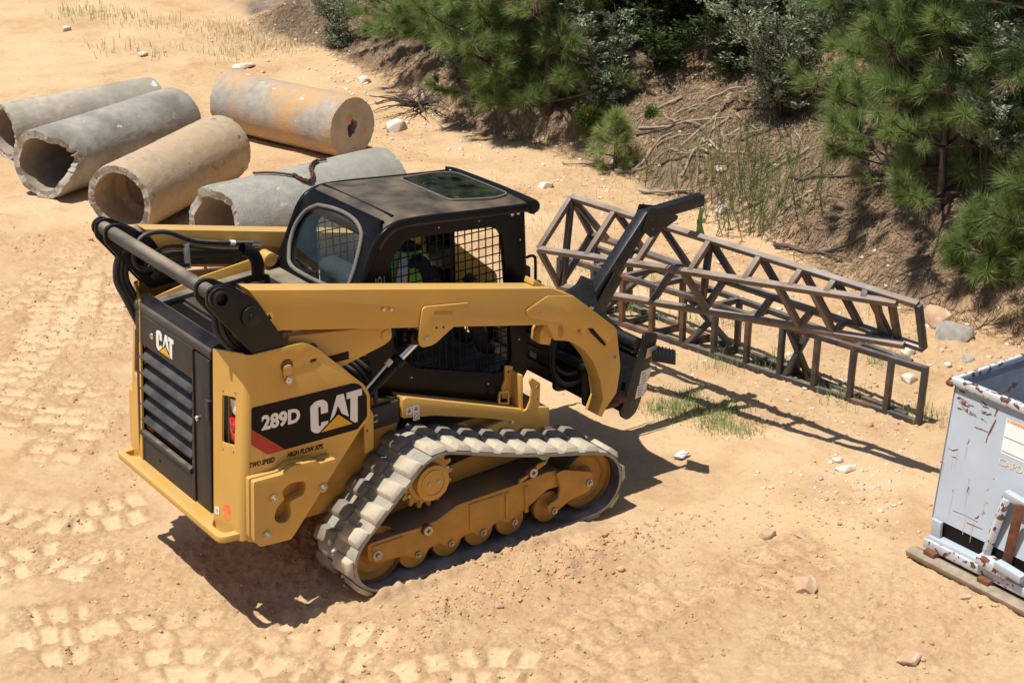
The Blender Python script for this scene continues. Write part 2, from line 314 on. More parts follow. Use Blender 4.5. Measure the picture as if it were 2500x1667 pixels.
def make_ground():
    def axis(*seg): 
        a = []
        for lo, hi, st in seg: a.append(np.arange(lo, hi, st))
        return np.concatenate(a)
    xs = axis((-60, -12, 6), (-12, -2.7, .5), (-2.5, 4.2, .017), (4.2, 8.2, .034), (8.2, 12, .08), (12, 20, .4), (20, 80, 5)); ys = axis((-50, -10, 5), (-10, -4.3, .5), (-4.2, 1.6, .017), (1.6, 7, .034), (7, 13, .055), (13, 20, .11), (20, 30, .8), (30, 90, 6))
    X, Y = np.meshgrid(xs, ys); sh = X.shape; X = X.ravel(); Y = Y.ravel()
    h, d = bank(X, Y); onb = sst(-.1, .5, d)
    imp, rid = lane_eval(X, Y)
    rough = .35+.65*sst(-.15, .3, fbm(X, Y, .9, 3, 41))
    rough = np.maximum(rough, .9*rid)
    z = h+.03*fbm(X, Y, .35, 2, 2)*sst(2., 4.5, np.hypot(X-.8, Y))
    z = z+dip(X, Y); loose = fbm(X, Y, 9, 4, 11, .6)
    lump = np.maximum(0, fbm(X, Y, 22, 3, 12, .6)-.18)
    near = 1-sst(16, 20, Y)
    rip = .5+.5*np.sin(fbm(X, Y, 1.6, 2, 61)*9+X*9+Y*16)
    crumb = np.maximum(0, fbm(X, Y, 38, 2, 14)-.05)*sst(.35, .8, rough)
    z = z+near*(1-.85*imp)*rough*(.022*loose+.05*lump+.022*crumb)+.014*fbm(X, Y, 2.2, 3, 13)+.009*rid*(1-imp)*near*(.4+.9*rip)-.009*imp
    # soil thrown up beside the near track, and the bed the track stands in
    m1 = np.exp(-((X-1.35)/.62)**2-((Y+1.33)/.17)**2); m2 = np.exp(-((X-.35)/.28)**2-((Y+1.42)/.15)**2)
    z = z+(m1*.06+m2*.045)*(1+.9*loose)
    z = z+.05*np.exp(-((Y+1.05)/.045)**2)*sst(-.05, .1, X)*(1-sst(1.6, 1.85, X))*(1+.5*loose); bed = (1-sst(.93, 1.0, np.abs(Y+.77)/.25))*sst(-.2, .05, X)*(1-sst(1.7, 2.1, X)); bed2 = (1-sst(1.05, 1.2, np.abs(Y-.77)/.25))*sst(-.2, .05, X)*(1-sst(1.7, 2.1, X)); bed = np.maximum(bed, bed2)
    z = z*(1-bed)+(-.004)*bed
    # bank: crumbly and littered
    z = z+onb*near*(.05*fbm(X, Y, 2.8, 4, 15)+.02*loose)
    global GRID; GRID = (xs, ys, z.reshape(sh)); V = np.stack([X, Y, z], 1); nx = sh[1]; i = np.arange(sh[0]-1)[:, None]*nx+np.arange(nx-1)[None, :]; i = i.ravel()
    F = np.stack([i, i+1, i+nx+1, i+nx], 1)
    o = np_mesh('ground', V, F, 'soil', smooth=True); o['kind'] = 'structure'
    lit = np.clip(sst(-.15, .45, d+.5*fbm(X, Y, 1.3, 3, 51))*(.88+.45*fbm(X, Y, 2.4, 3, 52)), 0, 1)
    lit = np.maximum(lit, sst(2.2, 3.5, d))
    cm = np.clip(imp*.9+.5*(1-rough)*(1-rid)*sst(-.2, .3, fbm(X, Y, 1.2, 3, 71)), 0, 1)
    for nm, a in (('litter', lit), ('compact', cm), ('loose', np.clip(rough*.5+.5*rid, 0, 1))):
        at = o.data.attributes.new(nm, 'FLOAT', 'POINT'); at.data.foreach_set('value', a.astype(np.float32))
    return o
def soil_mat():
    m = bpy.data.materials.new('soil'); m.use_nodes = True; N, L = m.node_tree.nodes, m.node_tree.links; b = N['Principled BSDF']; b.inputs['Roughness'].default_value = .95; b.inputs['Specular IOR Level'].default_value = .15
    tc = N.new('ShaderNodeTexCoord')
    def noise(s, d=5, r=.55):
        q = N.new('ShaderNodeTexNoise'); q.inputs['Scale'].default_value = s; q.inputs['Detail'].default_value = d; q.inputs['Roughness'].default_value = r; L.new(tc.outputs['Object'], q.inputs[0]); return q.outputs[0]
    def rp(x, a, c, lo=0., hi=1.):
        q = N.new('ShaderNodeMapRange'); q.inputs[1].default_value = a; q.inputs[2].default_value = c; q.inputs[3].default_value = lo; q.inputs[4].default_value = hi; L.new(x, q.inputs[0]); return q.outputs[0]
    def mul(a, c):
        q = N.new('ShaderNodeMath'); q.operation = 'MULTIPLY'; L.new(a, q.inputs[0])
        if isinstance(c, float): q.inputs[1].default_value = c
        else: L.new(c, q.inputs[1])
        return q.outputs[0]
    mulv = mul
    def mix(f, a, c):
        q = N.new('ShaderNodeMix'); q.data_type = 'RGBA'; L.new(f, q.inputs[0])
        for i, x in ((6, a), (7, c)):
            if isinstance(x, tuple): q.inputs[i].default_value = (*x, 1)
            else: L.new(x, q.inputs[i])
        return q.outputs[2]
    def attr(n):
        q = N.new('ShaderNodeAttribute'); q.attribute_name = n; return q.outputs['Fac']
    c = mix(rp(noise(.7, 6), .35, .65), (.60, .405, .225), (.665, .475, .285))
    c = mix(mul(rp(noise(1.6, 6, .65), .5, .68), .7), c, (.50, .285, .15))
    c = mix(mul(rp(noise(14, 6, .7), .52, .72), .5), c, (.40, .235, .13))
    c = mix(mul(mulv(attr('loose'), rp(noise(26, 5, .75), .36, .62)), .85), c, (.40, .24, .128))
    c = mix(mul(rp(noise(60, 3), .60, .70), .35), c, (.68, .54, .38))
    c = mix(mul(attr('compact'), .42), c, (.715, .545, .36))
    c = mix(mul(rp(noise(33, 4), .66, .70), .6), c, (.34, .31, .27))
    lt = mix(rp(noise(5, 7, .7), .35, .65), (.12, .09, .068), (.31, .24, .175))
    lt = mix(mul(rp(noise(1.3, 6, .65), .52, .64), .75), lt, (.46, .275, .16))
    c = mix(attr('litter'), c, lt)
    L.new(c, b.inputs['Base Color'])
    h = noise(45, 8, .75); h2 = noise(180, 4, .7); ad = N.new('ShaderNodeMath'); ad.operation = 'MULTIPLY_ADD'; L.new(h2, ad.inputs[0]); ad.inputs[1].default_value = .35; L.new(h, ad.inputs[2])
    bp = N.new('ShaderNodeBump'); bp.inputs['Distance'].default_value = .016; L.new(ad.outputs[0], bp.inputs['Height']); L.new(rp(attr('compact'), 0, 1, .75, .15), bp.inputs['Strength']); L.new(bp.outputs[0], b.inputs['Normal'])
    MATS['soil'] = m
soil_mat(); make_ground()
def SZ(x, y):
    """height of the finished ground sheet"""
    xs, ys, Z = GRID; x = np.asarray(x, float); y = np.asarray(y, float)
    i = np.clip(np.searchsorted(xs, x)-1, 0, len(xs)-2); j = np.clip(np.searchsorted(ys, y)-1, 0, len(ys)-2); a = (x-xs[i])/(xs[i+1]-xs[i]); b = (y-ys[j])/(ys[j+1]-ys[j])
    return Z[j, i]*(1-a)*(1-b)+Z[j, i+1]*a*(1-b)+Z[j+1, i]*(1-a)*b+Z[j+1, i+1]*a*b
def sz(x, y): return float(SZ(np.array([x]), np.array([y]))[0])
# ---------------------------------------------------------------- compact track loader (x forward, y to its left, z up)
LD = thing('compact_track_loader', 'yellow and black compact track loader with rubber tracks and caged cab', 'track loader')
def sym(fn):
    for s in (1, -1): fn(s)
# ---- rubber tracks
SPR, RID, FID = (.60, .585), (.165, .232), (1.785, .262)
def hull(pts):
    pts = sorted(set((round(a, 5), round(b, 5)) for a, b in pts))
    def half(P):
        h = []
        for p in P:
            while len(h) > 1 and (h[-1][0]-h[-2][0])*(p[1]-h[-2][1])-(h[-1][1]-h[-2][1])*(p[0]-h[-2][0]) <= 0: h.pop()
            h.append(p)
        return h
    a, b = half(pts), half(pts[::-1]); return a[:-1]+b[:-1]
hp = hull(circ(SPR, .222, 90)+circ(RID, .192, 90)+circ(FID, .208, 90)+[(.2, .038), (1.47, .042)])
def resample(P, n):
    P = np.array(P+[P[0]]); s = np.r_[0, np.cumsum(np.linalg.norm(np.diff(P, axis=0), axis=1))]; t = np.linspace(0, s[-1], n, endpoint=False)
    return np.stack([np.interp(t, s, P[:, 0]), np.interp(t, s, P[:, 1])], 1), s[-1]
NT = 27
PP, PL = resample(hp, 216)
for _ in range(3): PP = (np.roll(PP, 1, 0)+2*PP+np.roll(PP, -1, 0))/4
for i in range(len(PP)):        # the slack upper run sags a little
    x, z = PP[i]
    if .75 < x < 1.7 and z > .3: PP[i, 1] -= .016*math.sin(math.pi*(x-.75)/.95)
TN = np.roll(PP, -1, 0)-np.roll(PP, 1, 0); TN /= np.linalg.norm(TN, axis=1)[:, None]; NN = np.stack([TN[:, 1], -TN[:, 0]], 1)   # outward
def make_track(y0, y1, name_y):
    out = y0 if abs(y0) > abs(y1) else y1; inn = y1 if out == y0 else y0
    n = len(PP); V = []; F = []
    ys = [out, out+(inn-out)*.05, inn-(inn-out)*.05, inn]
    for i in range(n):
        for k, y in enumerate(ys):
            e = 0 if k in (1, 2) else .006
            V.append((PP[i, 0]+NN[i, 0]*(.026-e), y, PP[i, 1]+NN[i, 1]*(.026-e)))
        for y in reversed(ys): V.append((PP[i, 0], y, PP[i, 1]))
    for i in range(n):
        for k in range(8): F.append((i*8+k, i*8+(k+1) % 8, ((i+1) % n)*8+(k+1) % 8, ((i+1) % n)*8+k))
    mb = MB().add(V, F); me = mb.data('rubber_track', 'rubber_belt', smooth=45); me.materials.append(MATS['belt_dusty'])
    for p in me.polygons:           # the outer face of the band is caked with dust, more so outboard
        c = p.center; i = p.index//8; k = p.index % 8
        if k in (0, 1, 7): p.material_index = 1
    o = link('rubber_track', me, LD)
    sg = 1 if inn > out else -1
    # tread blocks: two staggered rows, children of the band
    def block(ya, yb, m, skew):
        a, b = sorted((ya, yb)); L2, T2 = .062, .040; h = .034; mb = MB()
        lo = [(-L2, a), (-L2+skew, b), (L2+skew, b), (L2, a)]; hi = [(-T2, a+.012), (-T2+skew, b-.012), (T2+skew, b-.012), (T2, a+.012)]
        mb.add([(x, y, 0) for x, y in lo]+[(x, y, h) for x, y in hi], [(3, 2, 1, 0), (4, 5, 6, 7)]+[(i, (i+1) % 4, 4+(i+1) % 4, 4+i) for i in range(4)])
        return mb
    def rows(off, ya, yb, m, skew, nub):
        mb = block(ya, yb, m, skew)
        if nub is not None:
            for dx in (-.035, .045): mb.tube([(dx, nub-.014, .004), (dx, nub, .012), (dx, nub+.014, .004)], [.008, .016, .008], 8)
        me = mb.data('tread_block', m, bevel=.006, seg=1)
        for k in range(NT):
            s = (k+off)/NT*n; i = int(s) % n; f = s-int(s); p = PP[i]*(1-f)+PP[(i+1) % n]*f; t = TN[i]; nn = NN[i]
            b = link('tread_block', me, o); b.matrix_world = Matrix(((t[0], 0, nn[0], p[0]+nn[0]*.024), (0, 1, 0, 0), (t[1], 0, nn[1], p[1]+nn[1]*.024), (0, 0, 0, 1)))
    rows(0, out, out+sg*.205, 'lug_dusty', .012*sg, out+sg*.222)
    rows(.5, out+sg*.245, inn, 'lug_shaded', .012*sg, None)
make_track(-.99, -.54, 'near'); make_track(.99, .54, 'far')
# ---- undercarriage
def under(s):
    Y = lambda v: v*s
    def A(mb, *a, **k): return mb.build(*a, **k)
    fr = MB().prism(rnd([(.088, .338, .02), (.302, .339), (.432, .335), (.586, .345), (.744, .405), (.972, .411), (1.228, .414), (1.442, .432), (1.55, .417), (1.58, .30), (1.441, .303), (1.16, .158), (1.11, .165), (1.075, .195), (1.02, .185), (.96, .135), (.90, .14), (.85, .18), (.79, .175), (.72, .132), (.66, .14), (.60, .18), (.54, .172), (.48, .122), (.42, .13), (.35, .175), (.145, .188), (.088, .227, .02)], .012, 2), Y(-.93), Y(-.56)).build('track_frame', 'yellow_dirty', LD, bevel=.007)
    MB().prism([(.40, .30), (.58, .34), (.75, .40), (1.44, .43), (1.44, .45), (1.05, .56), (.60, .50), (.35, .36)], Y(-.66), Y(-.56)).build('upper_frame', 'yellow_dirty', fr, bevel=.015)
    MB().prism(rnd([(1.50, .417), (1.56, .422), (1.784, .345), (1.80, .297), (1.773, .21), (1.612, .19), (1.51, .145, .03), (1.43, .15, .03), (1.425, .205), (1.515, .235), (1.53, .30)], .015, 3), Y(-.955), Y(-.932)).build('idler_arm', 'yellow_dirty', fr, bevel=.004)
    MB().prism([(.83, .21), (1.085, .22), (1.09, .385), (.83, .385)], Y(-.938), Y(-.928)).build('cover_plate', 'yellow_dirty', fr, bevel=.003)
    for x in (1.12, 1.27): MB().box((x, Y(-.932), .29), (.028, .016, .19)).build('rib', 'yellow_dirty', fr, bevel=.004)
    MB().prism([(.12, .21), (.33, .2), (.34, .315), (.12, .315)], Y(-.937), Y(-.928)).build('cover_plate', 'yellow_dirty', fr, bevel=.003)
    for x, z, w_ in ((.507, .31, 0), (1.312, .473, 1)):
        c = MB().cyl((x, Y(-.915), z), (x, Y(-.958), z), .036, 28).build('axle_cap', 'rust', fr, bevel=.003)
        MB().plate(circ((x, z), .031, 24), [[(x+a*.9, z+b*.9) for a, b in ((-.006, .006), (-.008, .018), (.008, .018), (.006, .006), (.018, .008), (.018, -.008), (.006, -.006), (.008, -.018), (-.008, -.018), (-.006, -.006), (-.018, -.008), (-.018, .008))]], Y(-.962), Y(-.956)).build('cap_face', 'label_tan', c)
        if w_: MB().prism(rnd([(x-.105, z-.055), (x+.11, z+.03), (x+.12, z+.05), (x+.05, z+.045), (x-.03, z-.005), (x-.095, z-.025)], .006), Y(-.945), Y(-.925)).build('cap_bracket', 'yellow_dirty', fr, bevel=.003)
    for x in (.441, .69, .932, 1.175, 1.475):
        z = .155; r = MB()
        for ya, yb in ((-.885, -.85), (-.70, -.665)): r.cyl((x, Y(ya), z), (x, Y(yb), z), .107, 40)
        r.cyl((x, Y(-.88), z), (x, Y(-.67), z), .05, 20); ro = r.build('roller', 'yellow_dirty', LD, bevel=.004)
        yb = -.957 if x > 1.4 else -.932
        MB().cyl((x, Y(yb), z), (x, Y(yb-.012), z), .022, 20).cyl((x, Y(yb-.01), z), (x, Y(yb-.026), z), .013, 6).build('roller_bolt', 'bolt_steel', ro, bevel=.002)
    # idlers
    for (cx, cz), r_, hub in ((FID, .200, 1), (RID, .185, 0)):
        w_ = MB()
        prof = [(r_, -.90), (r_, -.86), (r_-.03, -.85), (r_-.055, -.86), (.085, -.845), (.06, -.87), (.0, -.87)]
        n = 56
        for (a, ya), (b, yb) in zip(prof, prof[1:]):
            k = len(w_.v); vs = [(cx+a*math.cos(t), Y(ya), cz+a*math.sin(t)) for t in np.linspace(0, 2*math.pi, n, endpoint=False)]+[(cx+b*math.cos(t), Y(yb), cz+b*math.sin(t)) for t in np.linspace(0, 2*math.pi, n, endpoint=False)]
            w_.add(vs, [(i, (i+1) % n, n+(i+1) % n, n+i) for i in range(n)])
        w_.cyl((cx, Y(-.84), cz), (cx, Y(-.68), cz), r_-.012, n)
        io = w_.build('idler_wheel', 'yellow_dirty', LD, smooth=35)
        if hub: MB().cyl((1.764, Y(-.95), .272), (1.764, Y(-.965), .272), .026, 20).cyl((1.764, Y(-.96), .272), (1.764, Y(-.982), .272), .015, 6).build('idler_bolt', 'bolt_steel', io, bevel=.002)
        else: MB().cyl((.15, Y(-.91), .245), (.15, Y(-.942), .245), .034, 20).cyl((.15, Y(-.94), .245), (.15, Y(-.956), .245), .016, 6).build('idler_bolt', 'bolt_steel', io, bevel=.002)
    # sprocket
    tp = []
    for k in range(17):
        for f, r_ in ((-.30, .168), (-.16, .202), (.16, .202), (.30, .168)): t = 2*math.pi*(k+f)/17; tp.append((SPR[0]+r_*math.cos(t), SPR[1]+r_*math.sin(t)))
    sp = MB().prism(tp, Y(-.80), Y(-.765)).cyl((SPR[0], Y(-.83), SPR[1]), (SPR[0], Y(-.60), SPR[1]), .145, 44).cyl((SPR[0]+.0, Y(-.885), SPR[1]-.005), (SPR[0], Y(-.82), SPR[1]-.005), .118, 44).build('sprocket', 'yellow_paint', LD, bevel=.004)
    MB().plate(circ((SPR[0], SPR[1]-.005), .088, 40), [circ((SPR[0], SPR[1]-.005), .080, 40)], Y(-.890), Y(-.884)).build('hub_ring', 'yellow_paint', sp)
    for k in range(9):
        t = 2*math.pi*(k+.3)/9; MB().cyl((SPR[0]+.158*math.cos(t), Y(-.80), SPR[1]+.158*math.sin(t)), (SPR[0]+.158*math.cos(t), Y(-.816), SPR[1]+.158*math.sin(t)), .011, 6).build('sprocket_bolt', 'bolt_steel', sp)
    for dx in (-.03, .035): MB().cyl((SPR[0]+dx, Y(-.884), SPR[1]-.005), (SPR[0]+dx, Y(-.89), SPR[1]-.005), .012, 12).build('hub_plug', 'bolt_steel', sp)
sym(under)
# ---- chassis
ch = MB().lohi((-.60, -.52, .40), (1.66, .52, .74)).build('chassis', 'yellow_dirty', LD, bevel=.01)
MB().lohi((-.56, -.50, .70), (.34, .50, 1.50)).build('engine_bay', 'black_plastic', LD, bevel=.01)
for yy in (-.534, .534): MB().prism([(-.25, 1.36), (-.25, .46), (-.05, .42), (.5, .62), (.6, 1.02), (.36, 1.10)], yy-.012, yy+.012).build('inner_frame', 'yellow_dirty', LD, bevel=.004)
def fender(s):
    Y = lambda v: v*s
    f = MB().prism(rnd([(.565, 1.055), (.60, 1.062), (1.498, .742), (1.606, .736), (1.606, .60), (1.2, .76), (.8, .885), (.56, .93)], .01, 2), Y(-.612), Y(-.575)).build('side_rail', 'yellow_paint', LD, bevel=.005)
    MB().prism([(1.20, .69), (1.52, .725), (1.60, .73), (1.705, .70), (1.705, .47), (1.1, .68)], Y(-.60), Y(-.46)).build('frame_nose', 'yellow_paint', f, bevel=.006)
    MB().add([(.57, Y(-.605), 1.06), (1.498, Y(-.605), .735), (1.498, Y(-.45), .735), (.57, Y(-.45), 1.06), (.57, Y(-.605), 1.045), (1.498, Y(-.605), .72), (1.498, Y(-.45), .72), (.57, Y(-.45), 1.045)], [(0, 1, 2, 3), (7, 6, 5, 4), (0, 4, 5, 1), (1, 5, 6, 2), (2, 6, 7, 3), (3, 7, 4, 0)]).build('rail_top', 'yellow_paint', f)
    MB().cyl((1.39, Y(-.61), .685), (1.39, Y(-.624), .685), .012, 14).build('rail_bolt', 'steel', f)
    # front stop bracket: web and two flanges
    b = MB().lohi((1.475, Y(-.60), .745), (1.49, Y(-.46), .985)).build('stop_bracket', 'yellow_paint', LD, bevel=.003)
    MB().plate(rnd([(1.472, .74), (1.605, .74), (1.612, .905), (1.545, .962), (1.525, .94), (1.545, .88), (1.53, .80), (1.50, .745)], .012), [circ((1.588, .885), .009, 10), circ((1.588, .80), .007, 10)], Y(-.625), Y(-.611)).build('flange', 'yellow_paint', b, bevel=.002)
    MB().plate(rnd([(1.40, .80), (1.475, .79), (1.49, 1.01), (1.43, 1.03), (1.425, .93), (1.40, .88)], .012), [circ((1.455, .98), .009, 10)], Y(-.49), Y(-.475)).build('flange', 'yellow_paint', b, bevel=.002)
    MB().plate(rnd([(1.33, .80), (1.42, .775), (1.42, .875), (1.345, .885)], .015), [rnd([(1.345, .81), (1.41, .79), (1.41, .865), (1.352, .873)], .01)], Y(-.545), Y(-.53)).build('gusset', 'yellow_paint', b, bevel=.002)
    return f
fn = fender(1); fender(-1)
st = MB()
for (x0, x1, z0, z1) in ((.588, .632, .945, .992), (.637, .684, .947, .994), (.637, .684, .893, .942)): st.lohi((x0, -.6135, z0), (x1, -.612, z1))
so_ = st.build('warning_sticker', 'white_vinyl', fn)
pr = MB()
for cx, cz in ((.61, .968), (.66, .970)): pr.lohi((cx-.012, -.6142, cz-.012), (cx+.012, -.6134, cz+.004)); pr.prism([(cx-.012, cz+.006), (cx+.012, cz+.006), (cx, cz+.016)], -.6142, -.6134)
pr.build('pictogram', 'label_ink', so_)
MB().plate(circ((.66, .917), .019, 20), [circ((.66, .917), .015, 20)], -.6142, -.6134).bar((.648, -.6138, .929), (.672, -.6138, .905), .0008, .004, (1, 0, 1)).build('pictogram', 'decal_red', so_)
MB().lohi((.30, -.60, .90), (.55, -.56, 1.05)).build('side_locker', 'black_plastic', LD, bevel=.012)
pe = MB().plate(rnd([(.265, .78), (.33, .80), (.335, 1.03), (.315, 1.07), (.27, 1.05)], .01), [circ((.29, .93), .008, 10)], -.64, -.625).build('frame_tab', 'yellow_paint', LD, bevel=.002)
for z in (.97, 1.01): MB().cyl((.33, -.63, z), (.37, -.63, z+.004), .006, 8).build('pin', 'yellow_paint', pe)
# ---- rear towers, counterweights
def tower(s):
    Y = lambda v: v*s
    bt, bb = (-.558, 1.672), (-.682, .528)
    side = rnd([(bt[0]+.05, bt[1]), (-.19, 1.668, .04), (-.12, 1.628, .04), (.20, 1.305, .03), (.236, 1.235, .05), (.231, 1.085, .05), (.151, 1.018), (-.33, .462, .03), (-.50, .470), (bb[0]+.05, bb[1]-.01)], .01, 4)
    T = MB().plate(side, [circ((-.308, 1.553), .034, 22), rnd([(-.155, 1.53), (-.11, 1.535), (-.11, 1.555), (-.155, 1.552)], .015)], Y(-.78), Y(-.762)).build('rear_tower', 'yellow_paint', LD, bevel=.004)
    # rear face, set back towards the door, with the lamp opening
    def rf(p, t):
        u, v = p; a = Vector((-.712+.082*v, -.5, .50+1.145*v)); b = Vector((bb[0]+(bt[0]-bb[0])*v, -.73, bb[1]+(bt[1]-bb[1])*v)); q = a.lerp(b, u); return (q.x+t, Y(q.y), q.z)
    MB().plate([(0, 0), (1, 0), (1, 1), (0, 1)], [rnd([(.33, .505), (.83, .505), (.83, .765), (.33, .765)], .03)], 0, .014, rf).build('rear_panel', 'yellow_paint', T)
    arc = []
    for (x, z) in (bb, bt):
        for k in range(9): t = math.pi/2*k/8; arc.append((x+.05-.05*math.cos(t), Y(-.73-.05*math.sin(t)), z))
    MB().add(arc, [(k, k+1, k+10, k+9) for k in range(8)]).build('rounded_corner', 'yellow_paint', T, smooth=60)
    for u, v in ((.36, .79), (.80, .79), (.38, .475), (.78, .475)):
        q = rf((u, v), -.004); MB().cyl((q[0], q[1], q[2]), (q[0]+.01, q[1], q[2]), .007, 10).build('rivet', 'bolt_steel', T)
    # lamps in the opening
    q = rf((.57, .70), .045); MB().prism(rnd([(q[1]-.055*s, q[2]-.075), (q[1]+.04*s, q[2]-.06), (q[1]+.07*s, q[2]+.05), (q[1]-.05*s, q[2]+.07)], .015), q[0], q[0]+.06, 'yz').build('lamp_housing', 'black_plastic', T, bevel=.008)
    MB().prism(rnd([(q[1]-.045*s, q[2]-.06), (q[1]+.03*s, q[2]-.045), (q[1]+.05*s, q[2]+.035), (q[1]-.04*s, q[2]+.055)], .02), q[0]-.012, q[0]+.004, 'yz').build('work_lamp', 'lens_clear', T, bevel=.006)
    q = rf((.60, .575), .045); tl = MB().prism(rnd([(q[1]-.04*s, q[2]-.09), (q[1]+.06*s, q[2]-.08), (q[1]+.06*s, q[2]+.06), (q[1]-.04*s, q[2]+.06)], .008), q[0]-.01, q[0]+.03, 'yz').build('tail_lamp', 'lens_red', T, bevel=.005)
    for dz in (.018, -.05): MB().cyl((q[0]-.016, q[1]+.012*s, q[2]+dz), (q[0]-.008, q[1]+.012*s, q[2]+dz), .026, 24).build('reflector', 'lens_red', tl, bevel=.003)
    MB().lohi((-.47, Y(-.72), .95), (-.455, Y(-.50), 1.45)).build('lamp_box', 'yellow_paint', T)
    # inner plate and links
    MB().prism(rnd([(-.62, .50), (-.55, 1.63), (-.20, 1.70), (.30, 1.76), (.36, 1.70), (.40, 1.5), (.2, .8), (-.2, .48)], .03), Y(-.535), Y(-.520)).build('inner_tower_plate', 'yellow_paint', T, bevel=.003)
    # pin lever on the panel
    MB().cyl((-.308, Y(-.784), 1.553), (-.308, Y(-.77), 1.553), .040, 24).build('pin_boss', 'rust', T, bevel=.003)
    MB().prism(rnd([(-.333, 1.475, .024), (-.295, 1.475, .024), (-.275, 1.56, .035), (-.34, 1.562, .035)], .02, 5), Y(-.795), Y(-.783)).build('pin_lever', 'yellow_paint', T, bevel=.003)
    MB().cyl((-.313, Y(-.795), 1.472), (-.313, Y(-.812), 1.472), .021, 20).cyl((-.313, Y(-.812), 1.472), (-.313, Y(-.82), 1.472), .010, 6).build('lever_bolt', 'steel', T, bevel=.002)
    # counterweight: two stacked castings with a keyhole slot
    kh = [(-.419, .833), (-.370, .853), (-.286, .842), (-.273, .807), (-.291, .761), (-.340, .748), (-.379, .730), (-.380, .659), (-.410, .618), (-.457, .622), (-.488, .656), (-.474, .716), (-.437, .752), (-.418, .768), (-.429, .801)]
    kh = [tuple(p)[:2] for p in catmull([(a_, b_, 0) for a_, b_ in kh+kh[:1]], 4)][:-1]
    ow = [(-.612, .935), (-.43, .930), (-.36, .965), (-.20, .955), (-.18, .93), (-.062, .930), (-.085, .855), (-.394, .497), (-.60, .512), (-.635, .56)]
    c1 = MB().plate(rnd([(x-.004, z+.004) for x, z in ow], .012), [kh], Y(-.818), Y(-.782)).build('counterweight', 'yellow_paint', LD, bevel=.006)
    c2 = MB().plate(rnd([(x+.006, z-.004) for x, z in ow], .014), [kh], Y(-.862), Y(-.822)).build('weight_plate', 'yellow_paint', c1, bevel=.008, seg=3)
    MB().prism(kh, Y(-.786), Y(-.783)).build('slot_back', 'yellow_dirty', c1)
    for x, z in ((-.487, .79), (-.160, .765), (-.545, .572)):
        MB().cyl((x, Y(-.862), z), (x, Y(-.868), z), .030, 24).build('boss', 'yellow_paint', c1, bevel=.002)
        MB().cyl((x, Y(-.866), z), (x, Y(-.876), z), .019, 18).cyl((x, Y(-.874), z), (x, Y(-.888), z), .012, 6).build('weight_bolt', 'bolt_steel', c1, bevel=.0015)
    return T
T1 = tower(1); tower(-1)

# side decal
dc = MB().prism(rnd([(-.549, 1.352), (.131, 1.336, .02), (.173, 1.31), (.212, 1.229), (.208, 1.097), (.138, 1.034), (-.356, 1.037), (-.469, 1.037), (-.565, 1.125)], .008), -.7835, -.7805).build('side_decal', 'decal_black', T1)
MB().prism([(-.558, 1.222), (-.351, 1.037), (-.469, 1.0375), (-.5645, 1.125)], -.785, -.7832).build('red_band', 'decal_red', dc)
def cat_logo(parent, org, ux, uy, w_, h):
    o, u, v = Vector(org), Vector(ux), Vector(uy); n = u.cross(v)
    def pl(p, t): return tuple(o+u*(p[0]*w_)+v*(p[1]*h)+n*t)
    C = rnd([(.335, .56), (.335, .86, .10), (.25, 1., .08), (.10, 1., .10), (0, .88, .10), (0, .12, .10), (.10, 0, .10), (.20, 0), (.335, .21), (.335, .30), (.2, .30), (.2, .20, .02), (.15, .20, .02), (.15, .80, .02), (.2, .80, .02), (.2, .56)], 0, 4)
    A = [(.36, .24), (.512, 1.), (.645, 1.), (.735, .24), (.60, .40), (.535, .66), (.52, .66), (.47, .43)]
    T = [(.70, 1.), (1, 1.), (1, .80), (.915, .80), (.905, 0), (.76, 0), (.775, .80), (.70, .80)]
    lg = MB().prism(C, .0, .0016, pl).prism(A, .0, .0016, pl).prism(T, .0, .0016, pl).build('brand_lettering', 'white_vinyl', parent)
    MB().prism([(.529, .475), (.12, -.045), (.875, -.045)], .001, .0024, pl).build('emblem_outline', 'decal_black', lg)
    MB().prism([(.529, .40), (.19, -.005), (.80, -.005)], .002, .0034, pl).build('emblem', 'decal_yellow', lg)
cat_logo(dc, (-.178, -.7836, 1.083), (1, 0, .0), (.025, 0, 1), .352, .205)
text('model_number', '289D', 'white_vinyl', (-.497, -.7836, 1.194), (1, 0, -.05), (.06, 0, 1), .096, .252, dc, .045)
text('side_lettering', 'TWO SPEED', 'decal_black', (-.592, -.781, .982), (1, 0, -.03), (.22, 0, 1), .034, .165, T1, .035)
text('side_lettering', 'HIGH FLOW XPS', 'decal_black', (-.342, -.781, .980), (1, 0, -.03), (.22, 0, 1), .034, .238, T1, .035)
def rfp(u, v, t=-.001):
    a = Vector((-.712+.082*v, -.5, .50+1.145*v)); b = Vector((-.682+.124*v, -.73, .528+1.144*v)); q = a.lerp(b, u); return Vector((q.x+t, q.y, q.z))
MB().prism([(.60+.19*math.cos(t), .135+.043*math.sin(t)) for t in np.linspace(0, 2*math.pi, 28, endpoint=False)], -.0025, -.001, lambda p, t: tuple(rfp(p[0], p[1], t))).build('inspection_mark', 'orange_paint', T1)
rm_ = lambda p, t: tuple(rfp(p[0], p[1], t))
sk_ = MB().prism([(.06, .10), (.25, .10), (.25, .142), (.06, .142)], -.0025, -.001, rm_).build('part_sticker', 'white_vinyl', T1); MB().prism([(.11, .110), (.20, .110), (.20, .132), (.11, .132)], -.0035, -.002, rm_).build('print', 'label_grey', sk_)
# ---- bumper
MB().prism(rnd([(-.60, .738), (-.785, .738, .045), (-.795, -.748, .06), (-.60, -.765), (-.60, -.715), (-.745, -.70, .03), (-.752, -.565, .03), (-.66, -.44), (-.66, .55), (-.735, .60), (-.748, .685, .03), (-.60, .69)], .008, 4), .535, .578, 'xy').build('bumper', 'yellow_paint', LD, bevel=.006)
